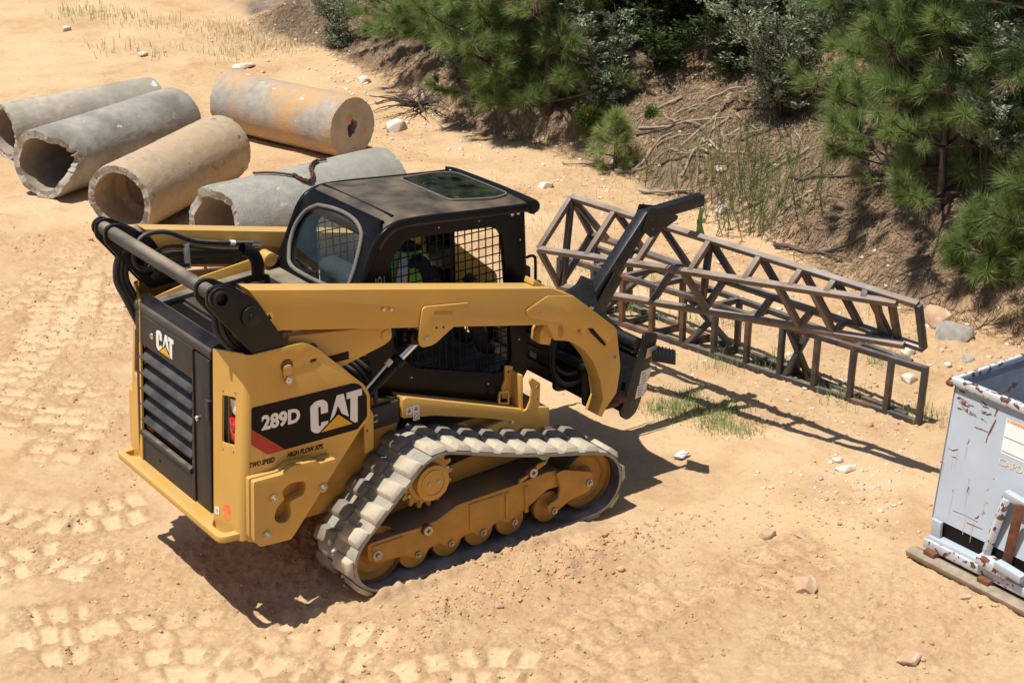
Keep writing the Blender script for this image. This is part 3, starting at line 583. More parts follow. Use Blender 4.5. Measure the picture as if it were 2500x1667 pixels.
# ---- rear door with louvres
DX = lambda z: -.62-.0654*(1.56-z)
def dp(p, t): return (DX(p[1])+t, p[0], p[1])
rd = MB().plate(rnd([(.575, .485), (-.235, .485), (-.225, 1.56), (.575, 1.56)], .01), [rnd([(.535, .77), (-.195, .77), (-.215, 1.365), (.55, 1.365)], .012)], -.012, .03, dp).build('rear_door', 'black_plastic', LD, bevel=.004)
MB().prism(rnd([(-.243, .50), (-.435, .535), (-.425, 1.545), (-.233, 1.545)], .012), -.004, .04, dp).build('door_post', 'black_plastic', LD, bevel=.006)
MB().prism([(.56, .75), (-.22, .75), (-.23, 1.38), (.56, 1.38)], .07, .08, dp).build('grille_backing', 'decal_black', rd)
for k in range(5):
    z = 1.297-.1055*k; x = DX(z)
    MB().add([(x-.018, .536-.003*k, z-.034), (x-.020, .536-.003*k, z-.022), (x+.045, .53, z+.036), (x+.05, .53, z+.030), (x-.018, -.205+.003*k, z-.034), (x-.020, -.205+.003*k, z-.022), (x+.045, -.205, z+.036), (x+.05, -.205, z+.030)], [(0, 1, 2, 3), (7, 6, 5, 4), (0, 4, 5, 1), (1, 5, 6, 2), (2, 6, 7, 3), (3, 7, 4, 0)]).build('slat', 'slat_black', rd, bevel=.002)
MB().tube([(DX(.765)-.008, .53, .765), (DX(.765)-.008, -.20, .765)], .022, 12).build('door_lip', 'rubber_hose', rd)
cat_logo(rd, (DX(1.40)-.0125, .272, 1.40), (0, -1, 0), (.065, 0, 1), .245, .13)
MB().cyl((DX(1.455)-.013, .345, 1.455), (DX(1.455)-.008, .345, 1.455), .024, 22).build('door_latch', 'steel', rd, bevel=.002)
MB().cyl((DX(1.136)-.02, -.275, 1.136), (DX(1.136), -.275, 1.136), .018, 20).build('door_bolt', 'steel', rd, bevel=.004)
MB().cyl((DX(.65)-.014, .26, .66), (DX(.65), .26, .66), .010, 12).build('door_plug', 'decal_black', rd)
MB().lohi((-.66, -.44, 1.17), (-.63, -.39, 1.30)).build('door_hinge', 'black_plastic', rd, bevel=.004)
# ---- hood
hd = MB().prism(rnd([(-.625, 1.555), (-.635, 1.60, .02), (-.60, 1.645, .03), (-.53, 1.65), (-.50, 1.61), (-.50, 1.555)], .012, 4), -.455, .60).build('engine_hood', 'hood_dusty', LD, bevel=.004)
hz = lambda x: 1.615+.055*(x+.5)/.8
def slab(n, x0, x1, y0, y1, dz, m, th=.03, parent=None):
    return MB().add([(x, y, hz(x)+dz+e) for e in (-th, 0) for x, y in ((x0, y0), (x1, y0), (x1, y1), (x0, y1))], [(3, 2, 1, 0), (4, 5, 6, 7), (0, 1, 5, 4), (1, 2, 6, 5), (2, 3, 7, 6), (3, 0, 4, 7)]).build(n, m, parent or hd, bevel=.004)
slab('hood_base', -.53, .36, -.50, .56, -.035, 'black_plastic', .05)
slab('hood_rail', -.53, .34, .44, .56, .015, 'hood_dusty', .05); slab('hood_rail', -.53, .34, -.52, -.40, .015, 'hood_dusty', .05)
slab('hood_rail', .18, .36, -.40, .44, .018, 'hood_dusty', .05)
for k, (x0, x1) in enumerate(((-.36, -.30), (-.18, -.13), (.0, .05))): slab('hood_rib', x0, x1, -.40, .44, -.012, 'black_plastic', .03)
slab('hood_grille', -.49, -.38, -.40, .44, -.028, 'decal_black', .01)
MB().tube(catmull([(.12, .36, 1.66), (.12, .36, 1.78), (.08, .36, 1.85), (.02, .36, 1.885)], 4), .042, 18, caps=False).tube(catmull([(.12, .36, 1.66), (.12, .36, 1.78), (.08, .36, 1.85), (.02, .36, 1.885)], 4), .036, 18, caps=False).build('exhaust_pipe', 'black_paint', LD, smooth=60)
MB().prism(rnd([(.18, 1.66), (.24, 1.80, .05), (.36, 1.73, .05), (.38, 1.60), (.30, 1.56)], .03, 5), .46, .475).cyl((.25, .42, 1.75), (.25, .52, 1.75), .045, 24).build('lift_link', 'yellow_paint', LD, bevel=.003)
MB().cyl((.34, .455, 1.66), (.34, .445, 1.66), .018, 16).build('link_bolt', 'steel', LD, bevel=.002)
# ---- lift arms
ARM = [(-.50, 2.048), (1.60, 1.602), (1.783, 1.511), (2.139, 1.208, .03), (2.177, .922, .03), (2.146, .746), (2.056, .655), (2.023, .60), (1.985, .625), (2.033, .727), (2.009, .868), (1.951, 1.016, .05), (1.862, 1.132, .05), (1.752, 1.21, .05), (1.633, 1.243), (1.575, 1.362), (-.338, 1.77)]
def arm(s):
    Y = lambda v: v*s
    a = MB().prism(rnd(ARM, .004, 4), Y(-.755), Y(-.62)).build('lift_arm', 'yellow_paint', LD, bevel=.016, seg=3)
    MB().prism(rnd([(1.395, 1.50, .06), (1.573, 1.562), (1.775, 1.516), (2.131, 1.213, .02), (2.108, 1.175), (2.059, 1.121, .03), (1.897, 1.275, .02), (1.835, 1.235, .03), (1.658, 1.364), (1.572, 1.384), (1.415, 1.455, .06)], .008, 5), Y(-.766), Y(-.756)).build('elbow_plate', 'yellow_paint', a, bevel=.003)
    MB().prism(rnd([(1.90, 1.262), (1.93, 1.262), (2.045, 1.118), (2.03, 1.112), (1.925, 1.225)], .006), Y(-.7675), Y(-.75)).build('elbow_slot', 'decal_black', a)
    MB().prism(rnd([(.608, 1.576), (.633, 1.70, .03), (.965, 1.652, .03), (.975, 1.625), (.859, 1.526), (.70, 1.435, .04), (.612, 1.44, .04), (.595, 1.49)], .02, 4), Y(-.772), Y(-.756)).build('cylinder_bracket', 'yellow_paint', a, bevel=.003)
    MB().prism(rnd([(.615, 1.585), (.60, 1.49), (.64, 1.44, .03), (.70, 1.45), (.72, 1.55)], .02), Y(-.655), Y(-.64)).build('cylinder_bracket', 'yellow_paint', a, bevel=.003)
    MB().prism(rnd([(.712, 1.655), (.845, 1.625), (.842, 1.605), (.71, 1.633)], .009), Y(-.7735), Y(-.77)).build('bracket_slot', 'yellow_dirty', a)
    for x, z, r_, m in ((.651, 1.487, .017, 'bolt_steel'), (.725, 1.545, .006, 'decal_black'), (.775, 1.537, .006, 'decal_black'), (1.925, 1.40, .009, 'steel'), (2.127, 1.005, .008, 'bolt_steel'), (1.82, 1.262, .013, 'yellow_dirty'), (.36, 1.742, .010, 'steel'), (.41, 1.731, .010, 'steel'), (1.51, 1.515, .007, 'bolt_steel'), (1.51, 1.455, .007, 'bolt_steel')):
        MB().cyl((x, Y(-.75), z), (x, Y(-.782 if r_ > .015 else -.775), z), r_, 16).build('arm_bolt', m, a)
    MB().prism(rnd([(1.56, 1.30), (1.62, 1.36), (1.66, 1.28), (1.635, 1.19), (1.55, 1.22)], .015), Y(-.70), Y(-.60)).build('stop_block', 'yellow_paint', a, bevel=.005)
    MB().prism(rnd([(1.655, 1.335, .02), (1.70, 1.33, .02), (1.705, 1.25, .02), (1.66, 1.25, .02)], .02), Y(-.7575), Y(-.75)).build('access_slot', 'yellow_dirty', a, bevel=.003)
    MB().prism([(1.50, 1.63), (1.515, 1.665), (1.60, 1.605), (1.62, 1.575), (1.58, 1.585)], Y(-.70), Y(-.60)).build('hose_guard', 'yellow_paint', a, bevel=.004)
    # black rear yoke with the cross-tube socket
    PLt = rnd([(-.775, 2.02, .03), (-.765, 2.115, .05), (-.68, 2.128, .05), (-.527, 2.035, .06), (-.463, 1.982, .04), (-.285, 1.668), (-.505, 1.662)], .02, 6)
    y1 = MB().prism(PLt, Y(-.772), Y(-.752)).build('rear_yoke', 'black_paint', LD, bevel=.004)
    MB().prism(PLt, Y(-.632), Y(-.612)).build('yoke_plate', 'black_paint', y1, bevel=.004)
    MB().prism([(-.46, 1.97), (-.30, 1.69), (-.45, 1.69), (-.55, 1.85)], Y(-.75), Y(-.635)).build('yoke_web', 'black_paint', y1)
    MB().cyl((-.51, Y(-.772), 1.90), (-.51, Y(-.79), 1.90), .062, 32).cyl((-.51, Y(-.788), 1.90), (-.51, Y(-.80), 1.90), .022, 20).build('pivot_pin', 'black_paint', y1, bevel=.005)
    # short upper link and its plate
    lk = MB().prism(rnd([(-.25, 1.70), (.44, 1.61, .02), (.447, 1.52, .04), (.385, 1.492), (.113, 1.43), (-.05, 1.40), (-.3, 1.45)], .02, 4), Y(-.715), Y(-.64)).build('arm_link', 'yellow_paint', LD, bevel=.006)
    MB().cyl((.40, Y(-.712), 1.555), (.40, Y(-.722), 1.555), .034, 24).build('link_pin', 'yellow_paint', lk, bevel=.003)
    MB().cyl((-.10, Y(-.715), 1.60), (-.10, Y(-.735), 1.60), .024, 18).build('link_stop', 'rubber_hose', lk, bevel=.003)
    if s > 0: MB().lohi((.0, -.7165, 1.465), (.14, -.714, 1.515)).build('serial_plate', 'decal_black', lk)
    # lift cylinder
    c = MB().cyl((-.12, Y(-.70), .96), (.50, Y(-.70), 1.372), .036, 24).cyl((.46, Y(-.70), 1.345), (.505, Y(-.70), 1.376), .044, 24).build('lift_cylinder', 'black_cab', LD, bevel=.003)
    MB().cyl((.50, Y(-.70), 1.372), (.65, Y(-.70), 1.472), .024, 22).build('piston_rod', 'chrome', c)
    MB().cyl((.612, Y(-.73), 1.49), (.612, Y(-.665), 1.49), .045, 24).build('rod_eye', 'black_paint', c, bevel=.004)
    MB().cyl((.18, Y(-.725), 1.20), (.40, Y(-.725), 1.375), .009, 12).build('hydraulic_line', 'steel', c)
    MB().cyl((.39, Y(-.725), 1.366), (.425, Y(-.725), 1.392), .018, 6).build('line_fitting', 'label_tan', c)
    return a
a1 = arm(1); arm(-1)
MB().prism(rnd([(-.408, 1.895), (-.365, 1.888), (-.362, 1.795), (-.405, 1.803)], .003), -.7565, -.7550).build('warning_label', 'sticker_yellow', a1)
wl = MB().prism([(-.402, 1.853), (-.37, 1.848), (-.386, 1.882)], -.7578, -.7566).lohi((-.40, -.7578, 1.808), (-.372, -.7566, 1.812)); wl.lohi((-.385, -.7578, 1.818), (-.372, -.7566, 1.835)); wl.build('warning_print', 'decal_black', a1)
tb = MB().cyl((-.712, -.80, 2.064), (-.712, .80, 2.064), .043, 32).build('cross_tube', 'hood_dusty', LD, bevel=.003)
for y in (-.80, -.618, .618, .80):
    ss = 1 if y > 0 else -1
    MB().plate(circ((-.712, 2.064), .060, 32), [circ((-.712, 2.064), .041, 32)], y-.012, y+.012).build('tube_collar', 'black_paint', tb, bevel=.004)
MB().plate(circ((-.712, 2.064), .045, 28), [circ((-.712, 2.064), .036, 28)], -.845, -.79).cyl((-.712, -.795, 2.064), (-.712, -.79, 2.064), .036, 28).build('tube_end', 'black_paint', tb, smooth=40)
# ---- hoses
def hose(pts, r=.014, m='rubber_hose', parent=None, n=6): return MB().tube(catmull(pts, n), r, 8).build('hydraulic_hose', m, parent or LD, smooth=60)
for k in range(4):
    d = .028*k; hose([(-.62+d, -.60-.02*(k % 2), 2.0), (-.66+d, -.62, 1.92), (-.655+d, -.62-.02*(k % 2), 1.80), (-.60+d, -.63, 1.70), (-.52+d, -.64, 1.62), (-.45+d, -.64, 1.50)], .018)
for k in range(3):
    d = .03*k; hose([(-.60+d, .60, 1.98), (-.68+d, .64, 1.90), (-.70+d, .66, 1.75), (-.66+d, .64, 1.62), (-.60+d, .62, 1.45)], .022)
hose([(.25, .585, 1.815), (.0, .585, 1.87), (-.2, .58, 1.925), (-.38, .57, 2.02), (-.52, .57, 2.03), (-.60, .56, 1.97), (-.62, .55, 1.88), (-.56, .55, 1.82), (-.40, .56, 1.80), (-.25, .57, 1.78)], .016)
hose([(.24, .57, 1.79), (.0, .57, 1.83), (-.25, .57, 1.90), (-.42, .56, 1.93), (-.53, .56, 1.87), (-.55, .56, 1.80)], .012)
MB().tube(catmull([(.22, .59, 1.75), (-.2, .59, 1.84), (-.42, .58, 1.87), (-.52, .58, 1.80)], 6), .02, 8).tube(catmull([(.22, .59, 1.70), (-.2, .59, 1.785), (-.4, .58, 1.81), (-.5, .58, 1.74)], 6), .02, 8).build('steel_lines', 'rubber_hose', LD, smooth=60)
MB().box((-.26, .568, 1.84), (.04, .02, .17)).build('hose_clamp', 'label_grey', LD, bevel=.004)
MB().cyl((.05, .585, 1.860), (.085, .585, 1.852), .018, 12).build('hose_label', 'white_vinyl', LD); MB().cyl((.2, .585, 1.825), (.27, .585, 1.81), .019, 8).build('hose_fitting', 'steel', LD)
hose([(-.25, -.56, 1.70), (-.1, -.53, 1.72), (.1, -.53, 1.69), (.3, -.54, 1.655)], .014); hose([(-.25, -.58, 1.69), (.0, -.56, 1.695), (.3, -.56, 1.635)], .012, 'seal_grey')
for k in range(5): hose([(.05+.05*k, -.58, 1.40), (.14+.045*k, -.63+.02*(k % 2), 1.32), (.2+.04*k, -.62, 1.22), (.18+.05*k, -.60, 1.08)], .016)
MB().lohi((.04, -.60, 1.12), (.36, -.53, 1.38)).build('valve_block', 'decal_black', LD, bevel=.02)
# ---- cab
SIDE = [(.19, 1.58), (.362, 1.786), (.453, 1.967, .05), (.512, 2.075, .06), (.60, 2.142, .06), (.76, 2.158), (1.60, 2.085), (1.612, 1.711), (1.618, 1.269), (1.616, .948), (1.516, .81), (1.439, .757), (.648, 1.005), (.40, 1.08), (.20, 1.2)]
WIN = [(.600, 1.925, .04), (.725, 2.035, .03), (1.361, 1.985, .04), (1.428, 1.93, .05), (1.49, 1.16), (1.493, 1.036, .06), (1.396, .975, .03), (.735, 1.180, .05), (.60, 1.34, .05)]
def cabside(s):
    Y = lambda v: v*s
    side = MB().plate(rnd(SIDE, .01, 4), [rnd(WIN, .02, 4)], Y(-.475), Y(-.435)).build('cab_side', 'black_cab', LD, bevel=.004)
    g = MB(); W = rnd(WIN, .02, 4)
    def span(k, v):     # crossings of the opening with x=v (k=0) or z=v (k=1)
        o = []
        for i in range(len(W)):
            a, b = W[i], W[(i+1) % len(W)]
            if (a[k]-v)*(b[k]-v) < 0: t = (v-a[k])/(b[k]-a[k]); o.append(a[1-k]+t*(b[1-k]-a[1-k]))
        return sorted(o)
    x = .625
    while x < 1.49:
        c = span(0, x)
        if len(c) >= 2: g.cyl((x, Y(-.462), c[0]-.01), (x, Y(-.462), c[-1]+.01), .0042, 5)
        x += .0525
    z = .99
    while z < 2.03:
        c = span(1, z)
        if len(c) >= 2: g.cyl((c[0]-.01, Y(-.455), z), (c[-1]+.01, Y(-.455), z), .0042, 5)
        z += .0575
    g.build('window_mesh', 'black_cab', side)
    bead = [(.30, 1.70), (.375, 1.80), (.455, 1.962), (.515, 2.072), (.60, 2.136), (.76, 2.152), (1.2, 2.115), (1.56, 2.085), (1.65, 2.078)]
    MB().tube(catmull([(a, Y(-.478), b-.012) for a, b in bead], 5), .024, 12).build('roll_bead', 'black_cab', side, smooth=60)
    for dx in (0, .045): MB().cyl((1.50+dx, Y(-.475), 2.045-.004*dx), (1.50+dx, Y(-.488), 2.045), .014, 14).build('cab_bolt', 'steel', side, bevel=.003)
    for x_, z_ in ((1.565, 1.86), (.95, 2.06), (1.25, 2.045), (1.55, 1.18), (.72, 1.12), (1.30, .93), (1.42, .90)): MB().cyl((x_, Y(-.474), z_), (x_, Y(-.479), z_), .006, 10).build('cab_screw', 'bolt_steel', side)
    return side
cs = cabside(1); cabside(-1)
ic = MB()          # printed lift diagram on the rear pillar
for dz, w_ in ((0, .05), (.03, .03), (.075, .045)): ic.lohi((.475-w_/2+.04, -.4765, 1.70+dz), (.475+w_/2+.04, -.4755, 1.703+dz))
for x_ in (.485, .545): ic.lohi((x_, -.4765, 1.77), (x_+.004, -.4755, 1.83))
ic.plate([(.50, 1.79), (.53, 1.79), (.53, 1.82), (.50, 1.82)], [[(.504, 1.794), (.526, 1.794), (.526, 1.816), (.504, 1.816)]], -.4765, -.4755); ic.prism([(.505, 1.825), (.525, 1.825), (.515, 1.838)], -.4765, -.4755); ic.lohi((.513, -.4765, 1.70), (.516, -.4755, 1.785))
ic.build('pillar_print', 'label_grey', cs)
# rear wall with its rounded window
RX = lambda z: .36+.54*(z-1.79)
def rp_(p, t): return (RX(p[1])+t*.88, p[0], p[1]-t*.475)
RW = [(.264, 2.100), (.376, 2.035), (.423, 1.921), (.375, 1.793), (.241, 1.722), (-.301, 1.738), (-.376, 1.815), (-.325, 2.02), (-.262, 2.085), (-.138, 2.118), (.055, 2.122)]
RWs = [tuple(p)[:2] for p in catmull([(a, b, 0) for a, b in RW+RW[:1]], 5)][:-1]
rw = MB().plate(rnd([(.475, 1.58), (.475, 2.10), (.42, 2.16), (-.42, 2.16), (-.47, 2.10), (-.47, 1.58)], .02), [RWs], 0, .03, rp_).build('cab_rear_wall', 'black_cab', LD, bevel=.003)
MB().tube([rp_(p, -.004) for p in RWs], .014, 8, closed=True).build('window_seal', 'seal_grey', rw, smooth=60)
MB().prism(RWs, .012, .017, rp_).build('rear_window', 'glass_window', rw)
MB().prism([(.109, 2.072), (.032, 2.106), (.018, 2.089), (.086, 2.055)], .008, .0105, rp_).build('window_tag', 'tag_green', rw)
# roof
nx, ny = 34, 22; V = []; F = []
def roofz(x): 
    if x < .70: return 2.19-.115*((.70-x)/.19)**2.2
    if x > 1.58: return 2.115-.035*((x-1.58)/.09)**2
    return 2.19-.075*(x-.70)/.88
for i in range(nx+1):
    x = .51+(1.67-.51)*i/nx
    for j in range(ny+1):
        u = -1+2*j/ny; y = .495*u*(1-.012*(x-.9)); V.append((x, y, roofz(x)-.035*abs(u)**9-.008*u*u))
for i in range(nx):
    for j in range(ny): a = i*(ny+1)+j; F.append((a, a+1, a+ny+2, a+ny+1))
nv = len(V); V += [(x, y, z-.03) for x, y, z in V]; F += [tuple(reversed([q_+nv for q_ in f])) for f in F]
bd = [j for j in range(ny+1)]+[i*(ny+1)+ny for i in range(1, nx+1)]+[nx*(ny+1)+j for j in range(ny-1, -1, -1)]+[i*(ny+1) for i in range(nx-1, 0, -1)]
F += [(bd[i], bd[(i+1) % len(bd)], bd[(i+1) % len(bd)]+nv, bd[i]+nv) for i in range(len(bd))]
RV, RF = V, F
def hole(x, y): return 1.20 < x < 1.56 and abs(y) < .27
keep = [f for f in F if not (all(hole(V[i][0], V[i][1]) for i in f))]
rf_ = MB().add(V, keep).build('cab_roof', 'black_roof', LD, smooth=50)
sk_o = rnd([(1.155, .30, .05), (1.155, -.30, .05), (1.46, -.36, .08), (1.60, -.30, .05), (1.60, .30, .05), (1.46, .36, .08)], .05, 5)
def rz(p, t): return (p[0], p[1], roofz(p[0])-.008*(p[1]/.495)**2+t)
MB().prism(sk_o, .001, .010, rz).build('skylight', 'glass_dim', rf_)
MB().tube([rz(p, .004) for p in sk_o], .009, 6, closed=True).build('skylight_seal', 'seal_grey', rf_, smooth=60)
for y in (): MB().tube([(.72, y, roofz(.72)-.003), (1.12, y, roofz(1.12)-.003)], .005, 8).tube([(1.18, y, roofz(1.18)-.003), (1.55, y, roofz(1.55)-.003)], .005, 8).build('roof_rib', 'black_roof', rf_, smooth=60)
MB().tube([(.585, -.42, 2.150), (.585, .42, 2.150)], .012, 8).tube([(.655, -.42, 2.176), (.655, .42, 2.176)], .010, 8).build('roof_rib', 'black_cab', rf_, smooth=60)
MB().tube(catmull([(1.64, -.50, 2.065), (1.675, -.47, 2.06), (1.69, -.40, 2.058), (1.70, 0, 2.058), (1.69, .40, 2.058), (1.675, .47, 2.06), (1.64, .50, 2.065)], 5), .042, 14).build('roof_visor', 'black_cab', rf_, smooth=60)
# front frame, floor, inside
MB().lohi((1.585, -.435, 1.96), (1.62, .435, 2.06)).lohi((1.585, -.435, .92), (1.62, -.36, 1.96)).lohi((1.585, .36, .92), (1.62, .435, 1.96)).lohi((1.575, -.435, .78), (1.61, .435, .92)).build('cab_front_frame', 'black_cab', LD, bevel=.005)
MB().lohi((.30, -.43, .95), (1.58, .43, .98)).build('cab_floor', 'black_plastic', LD)
MB().lohi((.30, -.434, .98), (.34, .434, 1.66)).build('cab_bulkhead', 'trim_green', LD)
MB().tube(catmull([(1.63, -.455, 1.72), (1.66, -.455, 1.725), (1.69, -.455, 1.715), (1.70, -.455, 1.68), (1.70, -.455, 1.50)], 5), .010, 8).build('grab_handle', 'black_paint', LD, smooth=60)
MB().lohi((1.60, -.47, 1.32), (1.655, -.41, 1.66)).build('front_lamp', 'black_plastic', LD, bevel=.012)
seat = MB().prism(rnd([(.60, 1.10), (.62, 1.24, .04), (1.10, 1.26, .05), (1.12, 1.16), (1.05, 1.10)], .03, 4), -.24, .24).build('operator_seat', 'seat_fabric', LD, bevel=.02)
MB().prism(rnd([(.55, 1.20), (.70, 1.22), (.62, 1.78, .06), (.47, 1.76, .06)], .03, 4), -.23, .23).build('backrest', 'seat_fabric', seat, bevel=.03)
for y in (-.34, .34):
    ar = MB().prism(rnd([(.70, 1.33), (1.20, 1.36, .04), (1.22, 1.44, .04), (.72, 1.40)], .03, 4), y-.06, y+.06).build('control_pod', 'black_plastic', LD, bevel=.015)
    MB().tube([(1.16, y, 1.43), (1.18, y, 1.53)], .014, 8).tube([(1.178, y, 1.52), (1.19, y, 1.585), (1.195, y, 1.61)], [.022, .026, .016], 10).build('joystick', 'rubber_hose', ar, smooth=60)
MB().lohi((1.44, .24, 1.48), (1.52, .40, 1.62)).build('display', 'black_plastic', LD, bevel=.01)
# ---- coupler between the arms
cp = MB().lohi((2.05, -.60, .72), (2.13, .60, .84)).build('coupler_frame', 'black_paint', LD, bevel=.008)
MB().cyl((2.02, -.61, .905), (2.02, .61, .905), .034, 20).build('coupler_tube', 'black_paint', cp)
MB().prism([(2.02, .66), (2.14, .62), (2.16, .72), (2.04, .74)], -.60, .60).build('coupler_lip', 'black_paint', cp, bevel=.004)
for y in (-.58, -.25, .25, .58): MB().prism(rnd([(2.0, .62), (2.18, .60), (2.26, 1.0), (2.10, 1.05), (2.0, .95)], .03), y-.02, y+.02).build('coupler_ear', 'black_paint', cp, bevel=.004)
MB().lohi((2.17, -.60, .62), (2.20, .60, 1.02)).build('coupler_plate', 'black_paint', cp, bevel=.004)
for y in (-.37, .37): MB().cyl((1.72, y, 1.33), (2.02, y, 1.0), .042, 18).cyl((2.0, y, 1.02), (2.14, y, .88), .024, 14).build('tilt_cylinder', 'black_paint', cp, bevel=.003)
MB().cyl((2.09, -.66, .665), (2.27, -.66, .655), .045, 22).cyl((2.07, -.69, .645), (2.20, -.69, .64), .03, 18).build('coupler_wedge', 'chain_rust', cp, bevel=.004)
hose([(2.0, -.30, 1.02), (1.94, -.33, .95), (1.92, -.36, .82), (1.96, -.42, .74), (2.03, -.48, .76), (2.06, -.54, .82)], .018, parent=cp); hose([(2.02, -.26, 1.06), (1.95, -.30, .98), (1.94, -.34, .86), (1.99, -.40, .80), (2.05, -.46, .82)], .014, parent=cp)
for y, z in ((.05, .78), (-.12, .93), (-.50, .70)): MB().box((2.046, y, z), (.004, .07, .04)).build('caution_label', 'label_grey', cp)
mat('hopper_chipped', (.55, .58, .62), .5, var=.08, vs=4, scratch=((.15, .06, .032), 22., .555), bump=.1)
# ---------------------------------------------------------------- lifting jib on the coupler
JB = thing('lifting_jib', 'black steel lifting jib with bent boom mounted on the front of the loader', 'lifting jib', (2.3, 0, .5))
def J(mb, n, m, **k):
    o = mb.build(n, m, None, **k); o.parent = JB; o.matrix_parent_inverse = Matrix.Translation((-2.3, 0, -.5)); return o
SP_ = rnd([(2.447, 1.078, .03), (2.565, 1.045, .02), (2.561, .993), (2.525, .90), (2.43, .593), (2.385, .50, .06), (2.31, .468, .05), (2.262, .505), (2.249, .545), (2.294, .63), (2.371, .853), (2.43, 1.01)], .01, 4)
for y in (-.67, .65):
    pl_ = J(MB().prism(SP_, y, y+.02), 'end_plate', 'jib_black', bevel=.003)
    if y < 0:
        for z0, z1, xa, m in ((.885, .955, 2.455, 'label_tan'), (.705, .80, 2.405, 'label_white'), (.61, .70, 2.375, 'label_white')):
            lb = MB().prism([(xa+(z0-.6)*.02, z0), (xa+.085, z0+.012), (xa+.11, z1+.01), (xa+.022, z1)], y-.0015, y).build('placard', m, None); lb.parent = pl_
            if m == 'label_white':
                k = MB()
                for q in range(4): k.lohi((xa+.025, y-.0025, z0+.018+q*.018), (xa+.025+.045-.008*(q % 2), y-.0016, z0+.024+q*.018))
                kk = k.build('placard_print', 'label_ink', None); kk.parent = pl_
                kk = MB().lohi((xa+.082, y-.0025, z0+.03), (xa+.098, y-.0016, z0+.046)).build('placard_print', 'label_orange', None); kk.parent = pl_
JP = lambda z: 2.29+.26*(z-.52)           # the leaning base plate
def jp(p, t): return (JP(p[1])+t*.97, p[0], p[1]-t*.25)
J(MB().prism(rnd([(-.65, .52), (.65, .52), (.65, .98), (-.65, .98)], .01), 0, .02, jp), 'base_plate', 'jib_black', bevel=.003)
J(MB().cyl((2.41, -.65, 1.0), (2.41, .65, 1.0), .042, 20), 'top_roll', 'jib_black', smooth=50)
J(MB().prism(rnd([(-.65, .93), (.65, .93), (.64, 1.015), (.45, 1.045, .2), (.22, 1.10, .15), (.09, 1.20, .1), (.06, 1.27), (-.06, 1.27), (-.09, 1.20, .1), (-.22, 1.10, .15), (-.45, 1.045, .2), (-.64, 1.015)], .01, 6), -.02, -.002, jp), 'flared_gusset', 'jib_black', bevel=.003)
bx = J(MB().bar((2.45, 0, 1.03), (3.01, 0, 1.64), .10, .10, (-1, 0, 1)), 'boom', 'jib_black', bevel=.012)
J(MB().bar((2.975, 0, 1.625), (3.515, 0, 1.652), .088, .088), 'boom_arm', 'jib_black', bevel=.012)
for y in (-.062, .056): J(MB().prism(rnd([(2.92, 1.545), (2.985, 1.70), (3.12, 1.665), (3.25, 1.59), (3.24, 1.565), (3.04, 1.485), (3.0, 1.475)], .008), y, y+.006), 'elbow_gusset', 'jib_black', bevel=.002)
for y in (-.075, .069): J(MB().prism(rnd([(2.44, 1.0), (2.56, 1.0), (2.74, 1.23), (2.66, 1.29)], .008), y, y+.006), 'root_plate', 'jib_black', bevel=.002)
stp = J(MB().prism([(2.50, -.69), (2.60, -.59), (2.655, -.745), (2.575, -.84)], .915, .925, 'xy'), 'step', 'jib_black')
tt = MB()
for i in range(7):
    for j in range(6):
        a, b = (i+.5)/7, (j+.5)/6; x = (2.50*(1-a)+2.60*a)*(1-b)+(2.575*(1-a)+2.655*a)*b; y = (-.69*(1-a)-.59*a)*(1-b)+(-.84*(1-a)-.745*a)*b; tt.cyl((x, y, .925), (x, y, .937), .007, 6, .003)
o_ = tt.build('step_teeth', 'jib_black', None, kind='stuff'); o_.parent = JB; o_.matrix_parent_inverse = Matrix.Translation((-2.3, 0, -.5))
J(MB().prism([(2.575, -.84), (2.655, -.745), (2.66, -.748), (2.58, -.845)], .87, .93, 'xy').prism([(2.50, -.69), (2.575, -.84), (2.573, -.845), (2.495, -.695)], .87, .93, 'xy'), 'step_edge', 'jib_black')
sh_ = [(3.525+.0, .018*math.cos(t), 1.60+.034*math.sin(t)) for t in np.linspace(0, 2*math.pi, 16, endpoint=False)]
J(MB().cyl((3.51, 0, 1.645), (3.53, 0, 1.645), .020, 14).tube(sh_, .007, 8, closed=True), 'shackle', 'steel', smooth=50)
# ---- green sling
SL = thing('lifting_sling', 'looped green webbing sling hanging from the jib tip', 'sling', (3.52, 0, 1.58))
def ribbon(P, w_, ax, n, m):
    P = catmull(P, 6); a = Vector(ax).normalized(); v = []; f = []
    for i, p in enumerate(P):
        d = (P[min(i+1, len(P)-1)]-P[max(i-1, 0)]).normalized(); s_ = a-d*a.dot(d); s_.normalize(); nn = d.cross(s_)*.003
        v += [p-s_*w_/2-nn, p+s_*w_/2-nn, p+s_*w_/2+nn, p-s_*w_/2+nn]
    for i in range(len(P)-1):
        for k in range(4): f.append((i*4+k, i*4+(k+1) % 4, i*4+4+(k+1) % 4, i*4+4+k))
    o = MB().add(v, f).build(n, m, None, smooth=50); o.parent = SL; o.matrix_parent_inverse = Matrix.Translation((-3.52, 0, -1.58)); return o
ribbon([(3.525, .0, 1.575), (3.518, .008, 1.53), (3.515, .01, 1.49), (3.50, .0, 1.45), (3.49, -.005, 1.40), (3.487, -.008, 1.375), (3.507, -.01, 1.352), (3.53, -.012, 1.375), (3.525, -.01, 1.40), (3.515, .0, 1.46), (3.52, .005, 1.52), (3.53, .0, 1.575)], .028, (.55, -.83, .1), 'webbing', 'sling_green')
ribbon([(3.49, .0, 1.49), (3.50, .012, 1.475), (3.545, .0, 1.48), (3.54, -.02, 1.492), (3.50, -.03, 1.495)], .03, (0, 0, 1), 'knot', 'sling_green')
